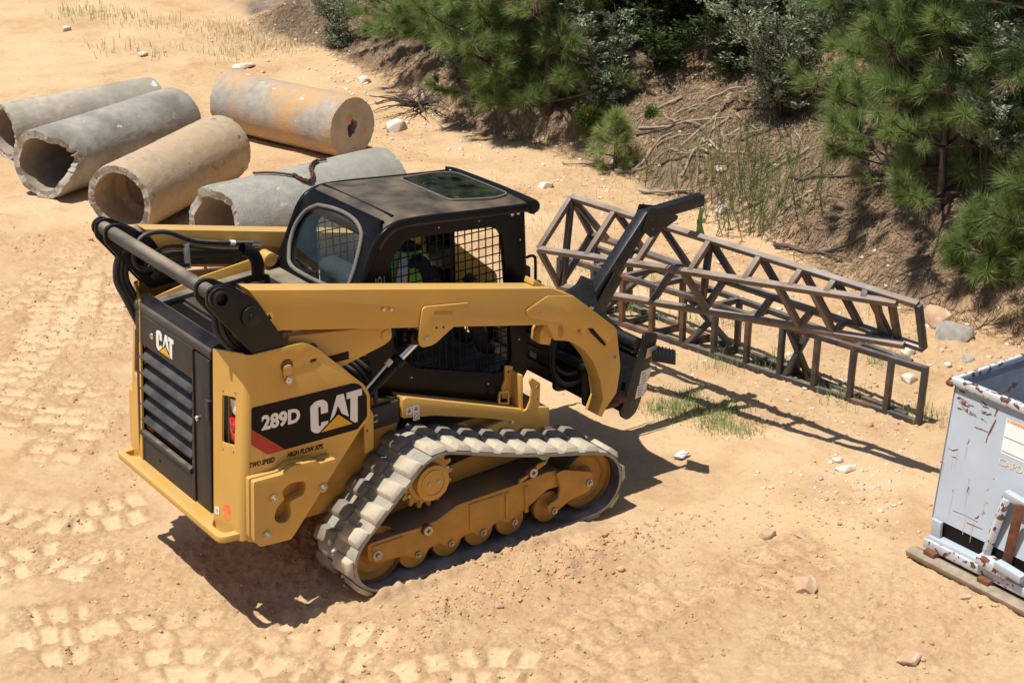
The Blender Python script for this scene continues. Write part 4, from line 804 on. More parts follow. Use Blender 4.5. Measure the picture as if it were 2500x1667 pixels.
# ---------------------------------------------------------------- trusses
def truss(name, label, chords, tag_bars, m_of, w_=.045):
    """chords: dict T,N,B,F of (start,end); ladder face T-F, taper face N-B"""
    cen = sum((Vector(p) for c in chords.values() for p in c), Vector())/8; R = thing(name, label, 'truss', (cen.x, cen.y, min(p[2] for c in chords.values() for p in c)), 'box trusses of welded square tube')
    inv = Matrix.Translation(-R.location)
    def put(n, a, b, m, up=(0, 0, 1)):
        o = MB().bar(a, b, w_, w_, up).build(n, m, None, bevel=.006); o.parent = R; o.matrix_parent_inverse = inv
    L = {k: (lambda t, c=c: Vector(c[0]).lerp(Vector(c[1]), t)) for k, c in chords.items()}
    up = (L['T'](0)-L['F'](0)).normalized()
    for k in 'TNBF': put('chord', L[k](0), L[k](1), m_of(k), up)
    for n, (a, ta), (b, tb) in tag_bars: put(n, L[a](ta), L[b](tb), m_of(a+b), (L['T'](1)-L['T'](0)))
    return R
UP = dict(T=((3.270, 1.22, 1.412), (3.742, -1.90, 1.356)), N=((2.958, 1.22, 1.056), (3.703, -1.75, 1.328)), B=((3.151, 1.22, .71), (3.776, -1.78, 1.026)), F=((3.468, 1.22, 1.07), (3.824, -1.90, 1.028)))
ub = [('end_bar', ('T', 0), ('N', 0)), ('end_bar', ('N', 0), ('B', 0)), ('end_bar', ('B', 0), ('F', 0)), ('end_bar', ('F', 0), ('T', 0)), ('end_bar', ('T', 1), ('F', 1)), ('cross_brace', ('T', .0), ('B', .012))]
K = [.145, .29, .44, .585, .70, .79, .87]
for i, t in enumerate(K):
    ub += [('rung', ('T', t), ('N', t*1.045 if t < .85 else t+.05)), ('rung', ('B', min(.97, t*1.04)), ('F', t))]
    ub.append(('brace', ('T', t), ('F', min(t+.045, .98))))
    if i in (2, 4, 5): ub.append(('brace', ('N', t), ('B', t+.03)))
ub += [('brace', ('T', 0), ('F', .06)), ('brace', ('T', .44), ('B', .45)), ('rung', ('T', .93), ('F', .935)), ('rung', ('T', .89), ('F', .895))]
truss('box_truss', 'tapered rust-brown box truss slung from the jib, held off the ground', UP, ub, lambda k: 'truss_rusty' if k in ('N', 'NB', 'T', 'B', 'TN') else 'truss_steel')
zb, zt = .03, .452
LO = dict(T=((4.03, 2.38, zt), (4.650, -1.25, zt)), F=((4.03, 2.38, zb), (4.630, -1.245, zb)), N=((4.44, 2.38, zt), (4.665, -1.08, zt)), B=((4.44, 2.38, zb), (4.655, -1.08, zb)))
lb_ = [('end_bar', ('T', 0), ('N', 0)), ('end_bar', ('N', 0), ('B', 0)), ('end_bar', ('B', 0), ('F', 0)), ('end_bar', ('F', 0), ('T', 0)), ('end_bar', ('T', .994), ('F', .994))]
for i in range(1, 11):
    t = i*.0898+.018
    lb_ += [('upright', ('T', t), ('F', t))]
    if t < .92: lb_ += [('rung', ('F', t), ('B', t*1.04+.01)), ('rung', ('T', t), ('N', t*1.04+.01))]
    if i in (1, 3, 5, 7): lb_ += [('upright', ('N', t*1.04+.01), ('B', t*1.04+.01))]
lb_ += [('brace', ('F', .387), ('N', .48)), ('brace', ('T', .387), ('B', .48)), ('brace', ('F', .66), ('N', .72)), ('brace', ('T', .66), ('B', .72)), ('brace', ('F', .12), ('N', .2))]
truss('box_truss', 'dark steel box truss lying flat on the ground under the hanging one', LO, lb_, lambda k: 'truss_steel')
# ---------------------------------------------------------------- concrete pipes
def concrete(name, a, b, c2, stain, c2s=2.2):
    mat(name, a, .9, var=.16, vs=11, bump=.5, bs=60, col2=b, c2s=c2s, c2t=(.40, .68), scratch=(c2, 6., .675), spec=.2)
concrete('concrete_grey', (.37, .345, .30), (.215, .20, .175), (.64, .62, .58), None)
concrete('concrete_tan', (.44, .345, .245), (.47, .34, .21), (.22, .15, .10), None)
concrete('concrete_pale', (.42, .375, .305), (.29, .265, .225), (.62, .60, .56), None)
concrete('concrete_mossy', (.33, .315, .27), (.25, .245, .21), (.50, .49, .46), None)
concrete('concrete_rough', (.36, .325, .28), (.52, .32, .155), (.66, .63, .58), None, 2.0)
mat('concrete_broken', (.37, .335, .285), .95, var=.25, vs=30, bump=.9, bs=45, col2=(.30, .28, .25), c2s=20.)
mat('concrete_inside', (.30, .24, .185), .95, var=.2, vs=6, bump=.3, bs=50)
def pipe(label, p0, p1, r, m, seed, ri=.78, chip=.03, bell=False, solid=False, notch=None):
    a, b = Vector(p0), Vector(p1); ax = (b-a); L = ax.length; ax.normalize(); side = ax.cross(Vector((0, 0, 1))).normalized(); up = side.cross(ax)
    root = thing('concrete_pipe' if not solid else 'concrete_cylinder', label, 'concrete pipe', (a+b)/2-Vector((0, 0, r)), 'old concrete pipes lying on the sand'); inv = Matrix.Translation(-root.location)
    rg = np.random.default_rng(seed); nt = 96; nl = 40
    th = np.arange(nt)*2*math.pi/nt
    def jag(k): # uneven broken end
        q = np.zeros(nt)
        for f in range(1, 9): q += rg.normal()*np.cos(f*th+rg.uniform(0, 6.3))/f**.8
        sm = rg.uniform(0, .5*chip, nt); sm = (np.roll(sm, 1)+sm+np.roll(sm, -1))/3
        return np.maximum(0, q)*chip+sm+(notch[2]*np.clip(1-np.abs((th-notch[0]+math.pi) % (2*math.pi)-math.pi)/notch[1], 0, 1)**.6*(.8+.4*rg.random(nt)) if notch and k == 0 else 0)
    j0, j1 = jag(0), jag(1)*.5
    def pt(s, t, rr): return a+ax*s+(side*math.cos(t)+up*math.sin(t))*rr
    V = []; F = []
    for i in range(nl+1):
        f = i/nl
        for k in range(nt):
            s = (0+j0[k])*(1-f)+(L-j1[k])*f; rr = r*(1+.006*math.sin(7*f+th[k])+.004*rg.normal()); e = min(f, 1-f)*L
            if e < .02: rr *= 1-.03*(1-e/.02)*(0.5+rg.random())
            V.append(pt(s, th[k], rr))
    for i in range(nl):
        for k in range(nt): F.append((i*nt+k, i*nt+(k+1) % nt, (i+1)*nt+(k+1) % nt, (i+1)*nt+k))
    def put(n, V, F, m, sm=50):
        o = MB().add(V, F).build(n, m, None, smooth=sm); o.parent = root; o.matrix_parent_inverse = inv; return o
    if solid:
        put('shell', V, F, m)
        for e, s0 in ((0, 0), (nl, L)):
            C = [V[e*nt+k] for k in range(nt)]; q = []; hw = [(-.055, -.09), (.045, -.08), (.05, .02), (.02, .09), (-.03, .10), (-.05, .03)]
            cc = a+ax*s0; ring2 = []
            for k in range(nt):
                t = th[k]; rr = .085*(1+.25*math.sin(2*t+.6)+.12*math.sin(5*t)); ring2.append(cc+ax*(.012 if e == 0 else -.012)+(side*math.cos(t)*.75+up*math.sin(t)*1.15)*rr)
            dp_ = [p+ax*(.12 if e == 0 else -.12) for p in ring2]
            put('end_face', C+ring2, [(k, (k+1) % nt, nt+(k+1) % nt, nt+k) for k in range(nt)], 'concrete_end', 30)
            put('core_hole', ring2+dp_, [(k, (k+1) % nt, nt+(k+1) % nt, nt+k) for k in range(nt)]+[tuple(range(nt, 2*nt))], 'concrete_inside', 30)
        return root
    put('outer_wall', V, F, m)
    VI = []
    for i in range(nl+1):
        f = i/nl
        for k in range(nt):
            s = (.0+j0[k]*1.0+.012*rg.random())*(1-f)+(L-j1[k])*f; rr = r*ri*(1+.004*rg.normal())
            if bell and .22 < f: rr = r*(ri*(.80 if f < .30 else .62))
            VI.append(pt(s, th[k], rr))
    put('inner_wall', VI, [tuple(reversed(f)) for f in F], 'concrete_inside' if not bell else m)
    for e in (0, nl):
        jm = rg.normal(size=nt); jm = (np.roll(jm, 1)+jm+np.roll(jm, -1)+np.roll(jm, 2))/4; Mi = [(V[e*nt+k]+VI[e*nt+k])/2+ax*((.016 if e == 0 else -.016)*jm[k]) for k in range(nt)]; C = [V[e*nt+k] for k in range(nt)]+Mi+[VI[e*nt+k] for k in range(nt)]
        put('broken_rim', C, [(k, (k+1) % nt, nt+(k+1) % nt, nt+k) for k in range(nt)]+[(nt+k, nt+(k+1) % nt, 2*nt+(k+1) % nt, 2*nt+k) for k in range(nt)], 'concrete_broken', 25)
    return root
mat('concrete_end', (.46, .39, .31), .95, var=.12, vs=9, bump=.5, bs=50, col2=(.50, .28, .14), c2s=5., c2t=(.58, .68))
pipe('pale grey-tan concrete pipe furthest left, cut off by the picture edge', (1.855, 9.882, .323), (3.772, 10.037, .323), .323, 'concrete_pale', 1)
pipe('grey concrete pipe with badly broken jagged mouth, second from left', (1.60, 8.15, .375), (3.60, 9.05, .365), .375, 'concrete_grey', 2, .765, .04, notch=(.25, .75, .20))
pipe('tan concrete pipe with a narrower ring inside its open mouth', (1.76, 6.50, .365), (3.42, 7.58, .385), .365, 'concrete_tan', 3, .775, .025, bell=True)
pipe('mossy grey concrete pipe behind the cab with a chain lying on it', (1.965, 4.89, .425), (3.962, 5.079, .425), .425, 'concrete_mossy', 4, .78, .035, notch=(.9, .5, .08))
pipe('solid rough concrete cylinder with small core hole, lying crosswise behind the pipes', (5.028, 7.553, .35), (4.53, 9.52, .35), .352, 'concrete_rough', 5, chip=.012, solid=True)
# chain and hook on the mossy pipe
CH = thing('chain', 'short rusty chain with a long bent hook on the mossy pipe', 'chain', (3.0, 4.8, .85))
def pz(x, y):     # top of the mossy pipe
    a, b = np.array([1.965, 4.89]), np.array([3.962, 5.079]); d = (b-a)/np.linalg.norm(b-a); o = abs((x-a[0])*-d[1]+(y-a[1])*d[0]); return .425+math.sqrt(max(.0, .432**2-o*o))
CP = [(2.80, 4.80), (2.845, 4.74), (2.90, 4.72), (2.95, 4.75), (2.98, 4.80), (3.0, 4.86), (3.04, 4.92), (3.09, 4.97), (3.14, 5.0)]
cpts = catmull([(x, y, pz(x, y)+.012) for x, y in CP], 3)
lk_ = [(.030*math.cos(t), .017*math.sin(t), 0) for t in np.linspace(0, 2*math.pi, 12, endpoint=False)]
lme = MB().tube(lk_, .0065, 6, closed=True).data('link', 'chain_rust', smooth=60)
for i, p in enumerate(cpts):
    d = (cpts[min(i+1, len(cpts)-1)]-cpts[max(i-1, 0)]).normalized(); up = Vector((0, 0, 1)) if i % 2 else Vector((0, 0, 1)).cross(d); s_ = up.cross(d).normalized(); up = d.cross(s_)
    o = link('link', lme, None); o.matrix_world = Matrix(((d.x, s_.x, up.x, p.x), (d.y, s_.y, up.y, p.y), (d.z, s_.z, up.z, p.z), (0, 0, 0, 1))); o.parent = CH; o.matrix_parent_inverse = Matrix.Translation((-3.0, -4.8, -.85))
for pts in ([(2.80, 4.80), (2.70, 4.86), (2.60, 4.93), (2.52, 4.98), (2.49, 5.02), (2.51, 5.05)], [(3.14, 5.0), (3.18, 5.0), (3.24, 4.99)]):
    o = MB().tube(catmull([(x, y, pz(x, y)+.014) for x, y in pts], 5), .011, 8).build('hook', 'chain_rust', None, smooth=60); o.parent = CH; o.matrix_parent_inverse = Matrix.Translation((-3.0, -4.8, -.85))
# ---------------------------------------------------------------- dump hopper at the right edge
HP = thing('dump_hopper', 'pale blue-grey rusty steel dumping hopper at the right picture edge', 'hopper', (3.6, -3.1, 0))
def Hh(mb, n, m, **k):
    o = mb.build(n, m, None, **k); o.parent = HP; o.matrix_parent_inverse = Matrix.Translation((-3.6, 3.1, 0)); return o
FXx = lambda z: 3.165+.285*(z-.14)/.95
yl, yr, xb = -2.63, -3.95, 4.45
def hf(p, t): return (FXx(p[1])+t, p[0]+.13*(p[1]-.14)/.95*(1 if p[0] > -3.2 else -1), p[1])
fp = Hh(MB().plate([(yl, .27), (yr, .27), (yr, 1.09), (yl, 1.09)], [], 0, .012, hf), 'front_panel', 'hopper_paint')
lp_ = lambda p, t: (p[0], -2.63+.13*(p[1]-.14)/.95+t, p[1])
Hh(MB().plate([(FXx(.27), .27), (xb-.1, .27), (xb, 1.09), (FXx(1.09), 1.09)], [], -.012, 0, lp_), 'side_panel', 'hopper_rust')
Hh(MB().lohi((xb, -4.0, .3), (xb+.012, -2.5, 1.09)), 'back_panel', 'hopper_rust'); Hh(MB().lohi((3.3, -4.05, .3), (xb, -4.03, 1.09)), 'side_panel', 'hopper_rust'); Hh(MB().lohi((3.22, -4.0, .27), (xb, -2.64, .285)), 'floor_panel', 'hopper_rust')
x0, y0 = FXx(1.09), -2.50
Hh(MB().bar((x0-.012, y0+.02, 1.10), (x0-.012, -4.1, 1.10), .055, .05), 'rim', 'hopper_chipped', bevel=.012); Hh(MB().bar((x0-.03, y0, 1.101), (xb, y0, 1.101), .03, .04), 'rim', 'hopper_chipped', bevel=.008)
Hh(MB().bar((x0-.05, y0+.012, 1.075), (x0+.01, y0+.01, 1.11), .05, .03), 'rim_corner', 'rust', bevel=.006)
Hh(MB().lohi((3.165, -2.72, .135), (3.19, -2.645, .28)), 'corner_post', 'hopper_paint', bevel=.004)
Hh(MB().prism([(3.14, .115), (3.20, .115), (3.215, .15), (3.20, .175), (3.15, .165)], -4.1, -2.64), 'base_channel', 'hopper_paint', bevel=.004)
Hh(MB().lohi((3.128, -4.1, .085), (3.15, -2.625, .145)), 'base_edge', 'hopper_chipped', bevel=.004)
Hh(MB().lohi((3.20, -4.1, .17), (3.26, -2.66, .26)), 'fork_pocket', 'decal_black')
Hh(MB().prism([(3.05, .02), (3.12, .0), (3.16, .05), (3.10, .075), (3.04, .06)], -4.1, -2.56), 'wood_skid', 'wood_old', bevel=.006); Hh(MB().prism([(3.65, .0), (3.75, .0), (3.75, .09), (3.65, .09)], -4.1, -2.6), 'wood_skid', 'wood_old', bevel=.006)
for y in (-2.70, -3.13, -3.6): Hh(MB().lohi((3.08, y-.06, .045), (3.30, y+.03, .10)), 'skid_block', 'rust', bevel=.004)
# latch gear on the front
lt = Hh(MB().bar((3.235, -3.14, .60), (3.17, -3.08, .22), .06, .045), 'latch_arm', 'hopper_chipped', bevel=.006)
Hh(MB().bar((3.25, -3.12, .62), (3.25, -3.30, .60), .05, .05), 'latch_bracket', 'hopper_paint', bevel=.006); Hh(MB().bar((3.14, -3.06, .20), (3.16, -3.28, .17), .09, .06), 'latch_foot', 'hopper_chipped', bevel=.006)
Hh(MB().bar((3.20, -3.27, .62), (3.17, -3.23, .16), .02, .06), 'latch_plate', 'rust', bevel=.004); Hh(MB().bar((3.13, -3.20, .22), (3.13, -3.4, .20), .06, .05), 'latch_bracket', 'hopper_paint', bevel=.006)
fl = MB()
def onf(y, z, t=-.0015): return hf((y, z), t)
def hquad(y0, z0, y1, z1, n, m, t=-.002): return Hh(MB().add([onf(y0, z0, t), onf(y1, z0, t), onf(y1, z1, t), onf(y0, z1, t)], [(0, 1, 2, 3)]), n, m)
hquad(-3.055, .80, -3.5, 1.005, 'warning_placard', 'label_white')
hquad(-3.06, .985, -3.5, 1.003, 'placard_band', 'label_tan', -.003); hquad(-3.06, .895, -3.5, .900, 'placard_rule', 'label_ink', -.003); hquad(-3.06, .812, -3.5, .817, 'placard_rule', 'label_ink', -.003)
uy_ = Vector(onf(-3.1, .9))-Vector(onf(-3.1, .8)); 
o = text('placard_text', 'WARNING', 'label_orange', onf(-3.082, .985, -.004), (0, -1, 0), uy_, .020, .17, None, .02); o.parent = HP; o.matrix_parent_inverse = Matrix.Translation((-3.6, 3.1, 0))
Hh(MB().add([onf(-3.062, .987, -.004), onf(-3.078, .987, -.004), onf(-3.070, 1.002, -.004)], [(0, 1, 2)]), 'placard_symbol', 'label_orange')
o = text('stencil', 'CAPDI', 'faded_ochre', onf(-3.052, .735, -.002), (0, -1, 0), uy_, .045, .20, None, .02); o.parent = HP; o.matrix_parent_inverse = Matrix.Translation((-3.6, 3.1, 0))
rg = np.random.default_rng(11)
def rustline(pts, w_, n='rust_streak'):
    v = []; f = []
    for i, (y, z) in enumerate(pts): ww = w_*(.5+rg.random()); v += [onf(y-ww, z-ww*.6), onf(y+ww, z+ww*.6)]
    for i in range(len(pts)-1): f.append((2*i, 2*i+1, 2*i+3, 2*i+2))
    Hh(MB().add(v, f), n, 'rust')
rustline([(-2.98, .97), (-2.965, .93), (-2.955, .90), (-2.94, .86), (-2.935, .82)], .006); rustline([(-2.975, 1.03), (-2.97, 1.0), (-2.965, .985)], .006)
for k in range(26):
    y = -2.66-.24*rg.random()**1.3; z = .985+.055*rg.normal(); rustline([(y, z), (y-.015-.03*rg.random(), z+.006*rg.normal()), (y-.04-.02*rg.random(), z+.008*rg.normal())], .003+.004*rg.random())
for y, z, l in ((-2.66, .70, .08), (-2.70, .66, .07), (-2.78, .36, .2), (-2.9, .33, .12), (-2.62, .60, .04), (-2.85, .58, .02), (-2.86, .50, .02), (-2.75, .47, .02), (-3.0, .50, .03), (-2.80, .77, .01), (-2.95, .38, .03)):
    rustline([(y, z), (y-l*.5, z+.01*rg.normal()), (y-l, z+.01*rg.normal())], .0028)
    hl = .05+.10*rg.random(); yy = y-l*rg.random(); Hh(MB().add([onf(yy-.004, z, -.001), onf(yy+.004, z, -.001), onf(yy+.0015, z-hl, -.001), onf(yy-.0015, z-hl, -.001)], [(0, 1, 2, 3)]), 'rust_run', 'rust_stain')
# ---------------------------------------------------------------- operator
PR = thing('person', 'operator in a lime green safety vest seated inside the caged cab', 'person', (.90, -.05, 1.27))
pinv = Matrix.Translation((-.80, 0, -1.27))      # figure is laid out round (.80, 0, 1.27)
def skin(name, verts, edges, rad, m, sub=2):
    me = bpy.data.meshes.new(name); me.from_pydata(verts, edges, []); ob = bpy.data.objects.new(name, me); COL.objects.link(ob)
    md = ob.modifiers.new('s', 'SKIN'); md.use_smooth_shade = True
    for i, r_ in enumerate(rad): me.skin_vertices[0].data[i].radius = (r_, r_) if not isinstance(r_, tuple) else r_
    me.skin_vertices[0].data[0].use_root = True
    sb = ob.modifiers.new('u', 'SUBSURF'); sb.levels = sb.render_levels = sub
    bpy.context.view_layer.update(); m2 = bpy.data.meshes.new_from_object(ob.evaluated_get(bpy.context.evaluated_depsgraph_get())); bpy.data.objects.remove(ob)
    m2.materials.clear(); m2.materials.append(MATS[m]); m2.name = name; m2.polygons.foreach_set('use_smooth', [True]*len(m2.polygons))
    o = link(name, m2, PR); o.matrix_parent_inverse = pinv; return o
BV = [(.80, 0, 1.38), (.81, 0, 1.50), (.84, 0, 1.62), (.87, 0, 1.72), (.885, 0, 1.80), (.905, 0, 1.865)]; BE = [(i, i+1) for i in range(5)]; BR = [(.13, .17), (.12, .16), (.125, .175), (.10, .15), .055, .055]
for s in (-1, 1):
    k = len(BV); BV += [(.88, s*.17, 1.735), (.92, s*.25, 1.62), (.97, s*.30, 1.50), (1.08, s*.33, 1.52), (1.155, s*.34, 1.555)]; BE += [(3, k)]+[(k+i, k+i+1) for i in range(4)]; BR += [.062, .055, .046, .040, .030]
    k = len(BV); BV += [(.84, s*.10, 1.34), (1.22, s*.14, 1.36), (1.28, s*.14, 1.30), (1.36, s*.13, 1.05), (1.46, s*.13, 1.01)]; BE += [(0, k)]+[(k+i, k+i+1) for i in range(4)]; BR += [.09, .068, .064, .048, .035]
body = skin('body', BV, BE, BR, 'shirt_dark')
HD = [(.91, 0, 1.86), (.915, 0, 1.92), (.92, 0, 1.975), (.915, 0, 2.03), (.97, 0, 1.90), (1.005, 0, 1.955)]
head = skin('head', HD, [(0, 1), (1, 2), (2, 3), (1, 4), (2, 5)], [.052, .078, .084, .06, .045, .016], 'skin')
skin('hair', [(.885, 0, 1.93), (.89, 0, 1.99), (.91, 0, 2.045), (.955, 0, 2.045)], [(0, 1), (1, 2), (2, 3)], [.07, .084, .062, .04], 'hair')
def pp(mb, n, m, **k):
    o = mb.build(n, m, None, **k); o.parent = PR; o.matrix_parent_inverse = pinv; return o
for s in (-1, 1):
    skin('ear', [(.915, s*.078, 1.94), (.912, s*.088, 1.965)], [(0, 1)], [.012, .014], 'skin', 1)
    pp(MB().tube([(.985, s*.030, 1.972), (.994, s*.030, 1.972)], [.010, .006], 10), 'eye', 'eye', smooth=60)
    fv = [(1.15, s*.34, 1.552), (1.19, s*.34, 1.575)]; fe = [(0, 1)]; fr_ = [.026, .028]
    for j in range(4):
        k = len(fv); y = s*(.34+.018*(1.5-j)); fv += [(1.205, y, 1.565+.012*j), (1.222, y-s*.008, 1.560+.012*j), (1.215, y-s*.022, 1.558+.012*j)]; fe += [(1, k), (k, k+1), (k+1, k+2)]; fr_ += [.010, .009, .008]
    k = len(fv); fv += [(1.175, s*.312, 1.59), (1.195, s*.315, 1.61)]; fe += [(1, k), (k, k+1)]; fr_ += [.011, .009]
    skin('hand', fv, fe, fr_, 'skin', 1)
pp(MB().tube([(.994, -.022, 1.905), (1.0, 0, 1.906), (.994, .022, 1.905)], .006, 8), 'mouth', 'lip', smooth=60)
def vest(th, v, off=0):      # v 0 hem .. 1 neck
    z = 1.36+.42*min(v, .93)/.93+.03*max(0, v-.93)/.07; cx = .80+.085*v; w_ = .19+.02*math.sin(v*3); d = .145
    if v > .70: f = (v-.70)/.30; w_ = w_*(1-f**2.2*.58); d = d*(1-f**2*.45)
    return Vector((cx+(d+off)*math.cos(th), (w_+off)*math.sin(th), z))
def vgrid(t0, t1, v0, v1, nt, nv, off, path=None):
    V = []; F = []
    for j in range(nv+1):
        v = v0+(v1-v0)*j/nv; sh = path(v) if path else 0
        for i in range(nt+1): V.append(vest(t0+(t1-t0)*i/nt+sh, v, off))
    for j in range(nv):
        for i in range(nt): a = j*(nt+1)+i; F.append((a, a+1, a+nt+2, a+nt+1))
    return MB().add(V, F)
vo = pp(vgrid(-math.pi, math.pi, 0, 1, 48, 20, .012), 'safety_vest', 'vest_green', smooth=70)
for s in (-1, 1):
    for t0, t1, of, m, n in ((-.18, .18, .017, 'vest_white', 'reflective_band'), (-.27, -.18, .016, 'vest_orange', 'band_edge'), (.18, .27, .016, 'vest_orange', 'band_edge')):
        pp(vgrid(s*.98+t0, s*.98+t1, .0, .99, 6, 18, of, lambda v, s=s: s*.45*max(0, v-.5)), n, m, smooth=70)
        pp(vgrid(math.pi-s*.75+t0, math.pi-s*.75+t1, .0, .99, 6, 18, of), n, m, smooth=70)
# ---------------------------------------------------------------- pines, shrubs, weeds
def unit(v): return v/np.maximum(1e-9, np.linalg.norm(v, axis=-1, keepdims=True))
def needle_mesh(name, tips, dirs, m, parent, n, ln, wd, rg, spread=1.25):
    """long needles bursting from each shoot tip"""
    k = len(tips); T = np.repeat(tips, n, 0); D = np.repeat(unit(dirs), n, 0); M = len(T); tsc = np.repeat(.55+.55*rg.random(k), n)
    r = unit(rg.normal(size=(M, 3))); r = unit(r-D*(r*D).sum(1, keepdims=True)); a = (np.repeat(.75+.55*rg.random(k), n)*np.sqrt(rg.random(M)))[:, None]
    d = unit(D*np.cos(a)+r*np.sin(a)); L = (ln*tsc*(.65+.5*rg.random(M)))[:, None]; st = T-D*(np.repeat(.3+.6*rg.random(k), n)*ln*rg.random(M)**1.3)[:, None]
    e = st+d*L; e[:, 2] -= .10*L[:, 0]*(1-np.abs(d[:, 2]))
    s = unit(np.cross(d, rg.normal(size=(M, 3))))*wd*.5
    V = np.stack([st-s, st+s, e], 1).reshape(-1, 3); F = np.arange(M*3).reshape(-1, 3)
    return np_mesh(name, V, F, m, parent)
def pine(label, base, H, crown0, R, seed, n=80, ln=.19, wd=.0055, m='needles', bark='bark', whorl=.30, tuft=1.0, lean=(0, 0), group=None, skip=None, dens=5):
    rg = np.random.default_rng(seed); x, y = base; z = sz(x, y)-.03
    root = thing('pine_tree', label, 'pine tree', (x, y, z), group); r0 = .022+.008*H
    P = [Vector((lean[0]*t*t+.03*H*.2*math.sin(3*t+seed), lean[1]*t*t+.03*H*.2*math.cos(2.3*t+seed), H*t)) for t in np.linspace(0, 1, 9)]
    MB().tube(P, [r0*(1-.85*i/8) for i in range(9)], 10).build('trunk', bark, root, smooth=60)
    mb = MB(); tips = []; dirs = []; hz_ = crown0; az = rg.uniform(0, 6.3)
    while hz_ < H*.99:
        f = (hz_-crown0)/(H-crown0); nb = dens if f < .8 else 3; t = hz_/H; i = min(7, int(t*8)); c = P[i].lerp(P[i+1], t*8-i)
        for b in range(nb):
            az += 2*math.pi/nb+rg.normal()*.25; bl = R*(1-f*.82)*(.65+.5*rg.random())*(.75+.25*min(1, f*6)); el = .12+.75*f+rg.normal()*.12
            d = Vector((math.cos(az)*math.cos(el), math.sin(az)*math.cos(el), math.sin(el)))
            if skip and skip(c+Vector((x, y, z))+d*bl): continue
            pts = [c]; dd = d.copy(); ns = 5
            for q in range(ns):
                dd = (dd+Vector((rg.normal()*.10, rg.normal()*.10, .10+.02*rg.normal()-(.10 if q < 2 else 0)))).normalized(); pts.append(pts[-1]+dd*bl/ns)
            br = .006+.012*bl; mb.tube(pts, [br*(1-.8*q/ns) for q in range(ns+1)], 4)
            tips.append(pts[-1]); dirs.append(dd)
            for q in range(int(round((1.5+3.4*bl)*tuft))):
                u = .35+.6*rg.random(); k = int(u*ns); p = pts[k].lerp(pts[min(ns, k+1)], u*ns-k); sd = (dd+Vector(rg.normal(size=3))*.75); sd.z = abs(sd.z)*.6+.15; sd.normalize(); sl_ = bl*(.14+.16*rg.random())+.05
                e = p+sd*sl_; mb.tube([p, e], [.004, .002], 3, caps=False); tips.append(e); dirs.append(sd)
        hz_ += whorl*(.75+.5*rg.random())*(1-.35*f)
    tips.append(P[-1]); dirs.append(Vector((0, 0, 1)))
    mb.build('limbs', bark, root)
    tips, dirs = np.array(tips), np.array(dirs); dead = rg.random(len(tips)) < (.06 if m != 'needles_shaded' else 0)
    n = int(n*(1.6 if m != 'needles_shaded' else .9))
    needle_mesh('crown', tips[~dead], dirs[~dead], m, root, n, ln, wd, rg)
    if dead.sum(): needle_mesh('dead_needles', tips[dead], dirs[dead]*np.array([1, 1, -.5]), 'straw', root, n//2, ln, wd, rg)
    return root
def leaf_mesh(name, P, L, wd, m, parent, rg, D=None):
    k = len(P); d = unit(rg.normal(size=(k, 3)) if D is None else D+rg.normal(size=(k, 3))*.6); d[:, 2] = np.abs(d[:, 2])*.7+.1*d[:, 2]; d = unit(d); s = unit(np.cross(d, rg.normal(size=(k, 3)))); ll = (L*(.6+.7*rg.random(k)))[:, None]
    nrm = np.cross(d, s); V = np.stack([P, P+d*ll*.45+s*ll*wd+nrm*ll*.06, P+d*ll, P+d*ll*.45-s*ll*wd+nrm*ll*.06], 1).reshape(-1, 3); b = np.arange(k)[:, None]*4
    return np_mesh(name, V, np.concatenate([b+np.array([[0, 1, 2]]), b+np.array([[0, 2, 3]])]).reshape(-1, 3), m, parent)
def shrub(label, base, H, R, seed, m='leaf_silver', nstem=9, nleaf=2600, L=.045, group=None, name='shrub', u0=.08):
    rg = np.random.default_rng(seed); x, y = base; z = sz(x, y)-.02; root = thing(name, label, name.replace('_', ' '), (x, y, z), group); mb = MB(); TP = []; TD = []
    nleaf = int(nleaf*1.9)
    for s in range(nstem):
        a = rg.uniform(0, 6.3); e = Vector((R*math.cos(a)*rg.random()**.6, R*math.sin(a)*rg.random()**.6, H*(.65+.4*rg.random()))); pts = [Vector((0, 0, 0))]
        for q in range(1, 7): u = q/6; pts.append(Vector((e.x*u**1.3+rg.normal()*.03, e.y*u**1.3+rg.normal()*.03, e.z*u)))
        mb.tube(pts, [.009*(1-.8*q/6)+.002 for q in range(7)], 5)
        for b in range(16):
            u = u0+(1-u0)*rg.random(); k = min(5, int(u*6)); p = pts[k].lerp(pts[k+1], u*6-k); d = Vector((rg.normal(), rg.normal(), .1+.7*rg.random())).normalized(); l = R*(.22+.35*rg.random()); e2 = p+d*l; mb.tube([p, p+d*l*.5+Vector((0, 0, .01)), e2], [.005, .0035, .0015], 4)
            for w_ in np.linspace(.15, 1, 9): TP.append(p+d*l*w_); TD.append(d)
    mb.build('stems', 'bark', root); TP = np.array(TP); TD = np.array(TD); i = rg.integers(0, len(TP), nleaf); P = TP[i]+rg.normal(size=(nleaf, 3))*.018
    leaf_mesh('foliage', P, L, .20, m, root, rg, TD[i]); return root
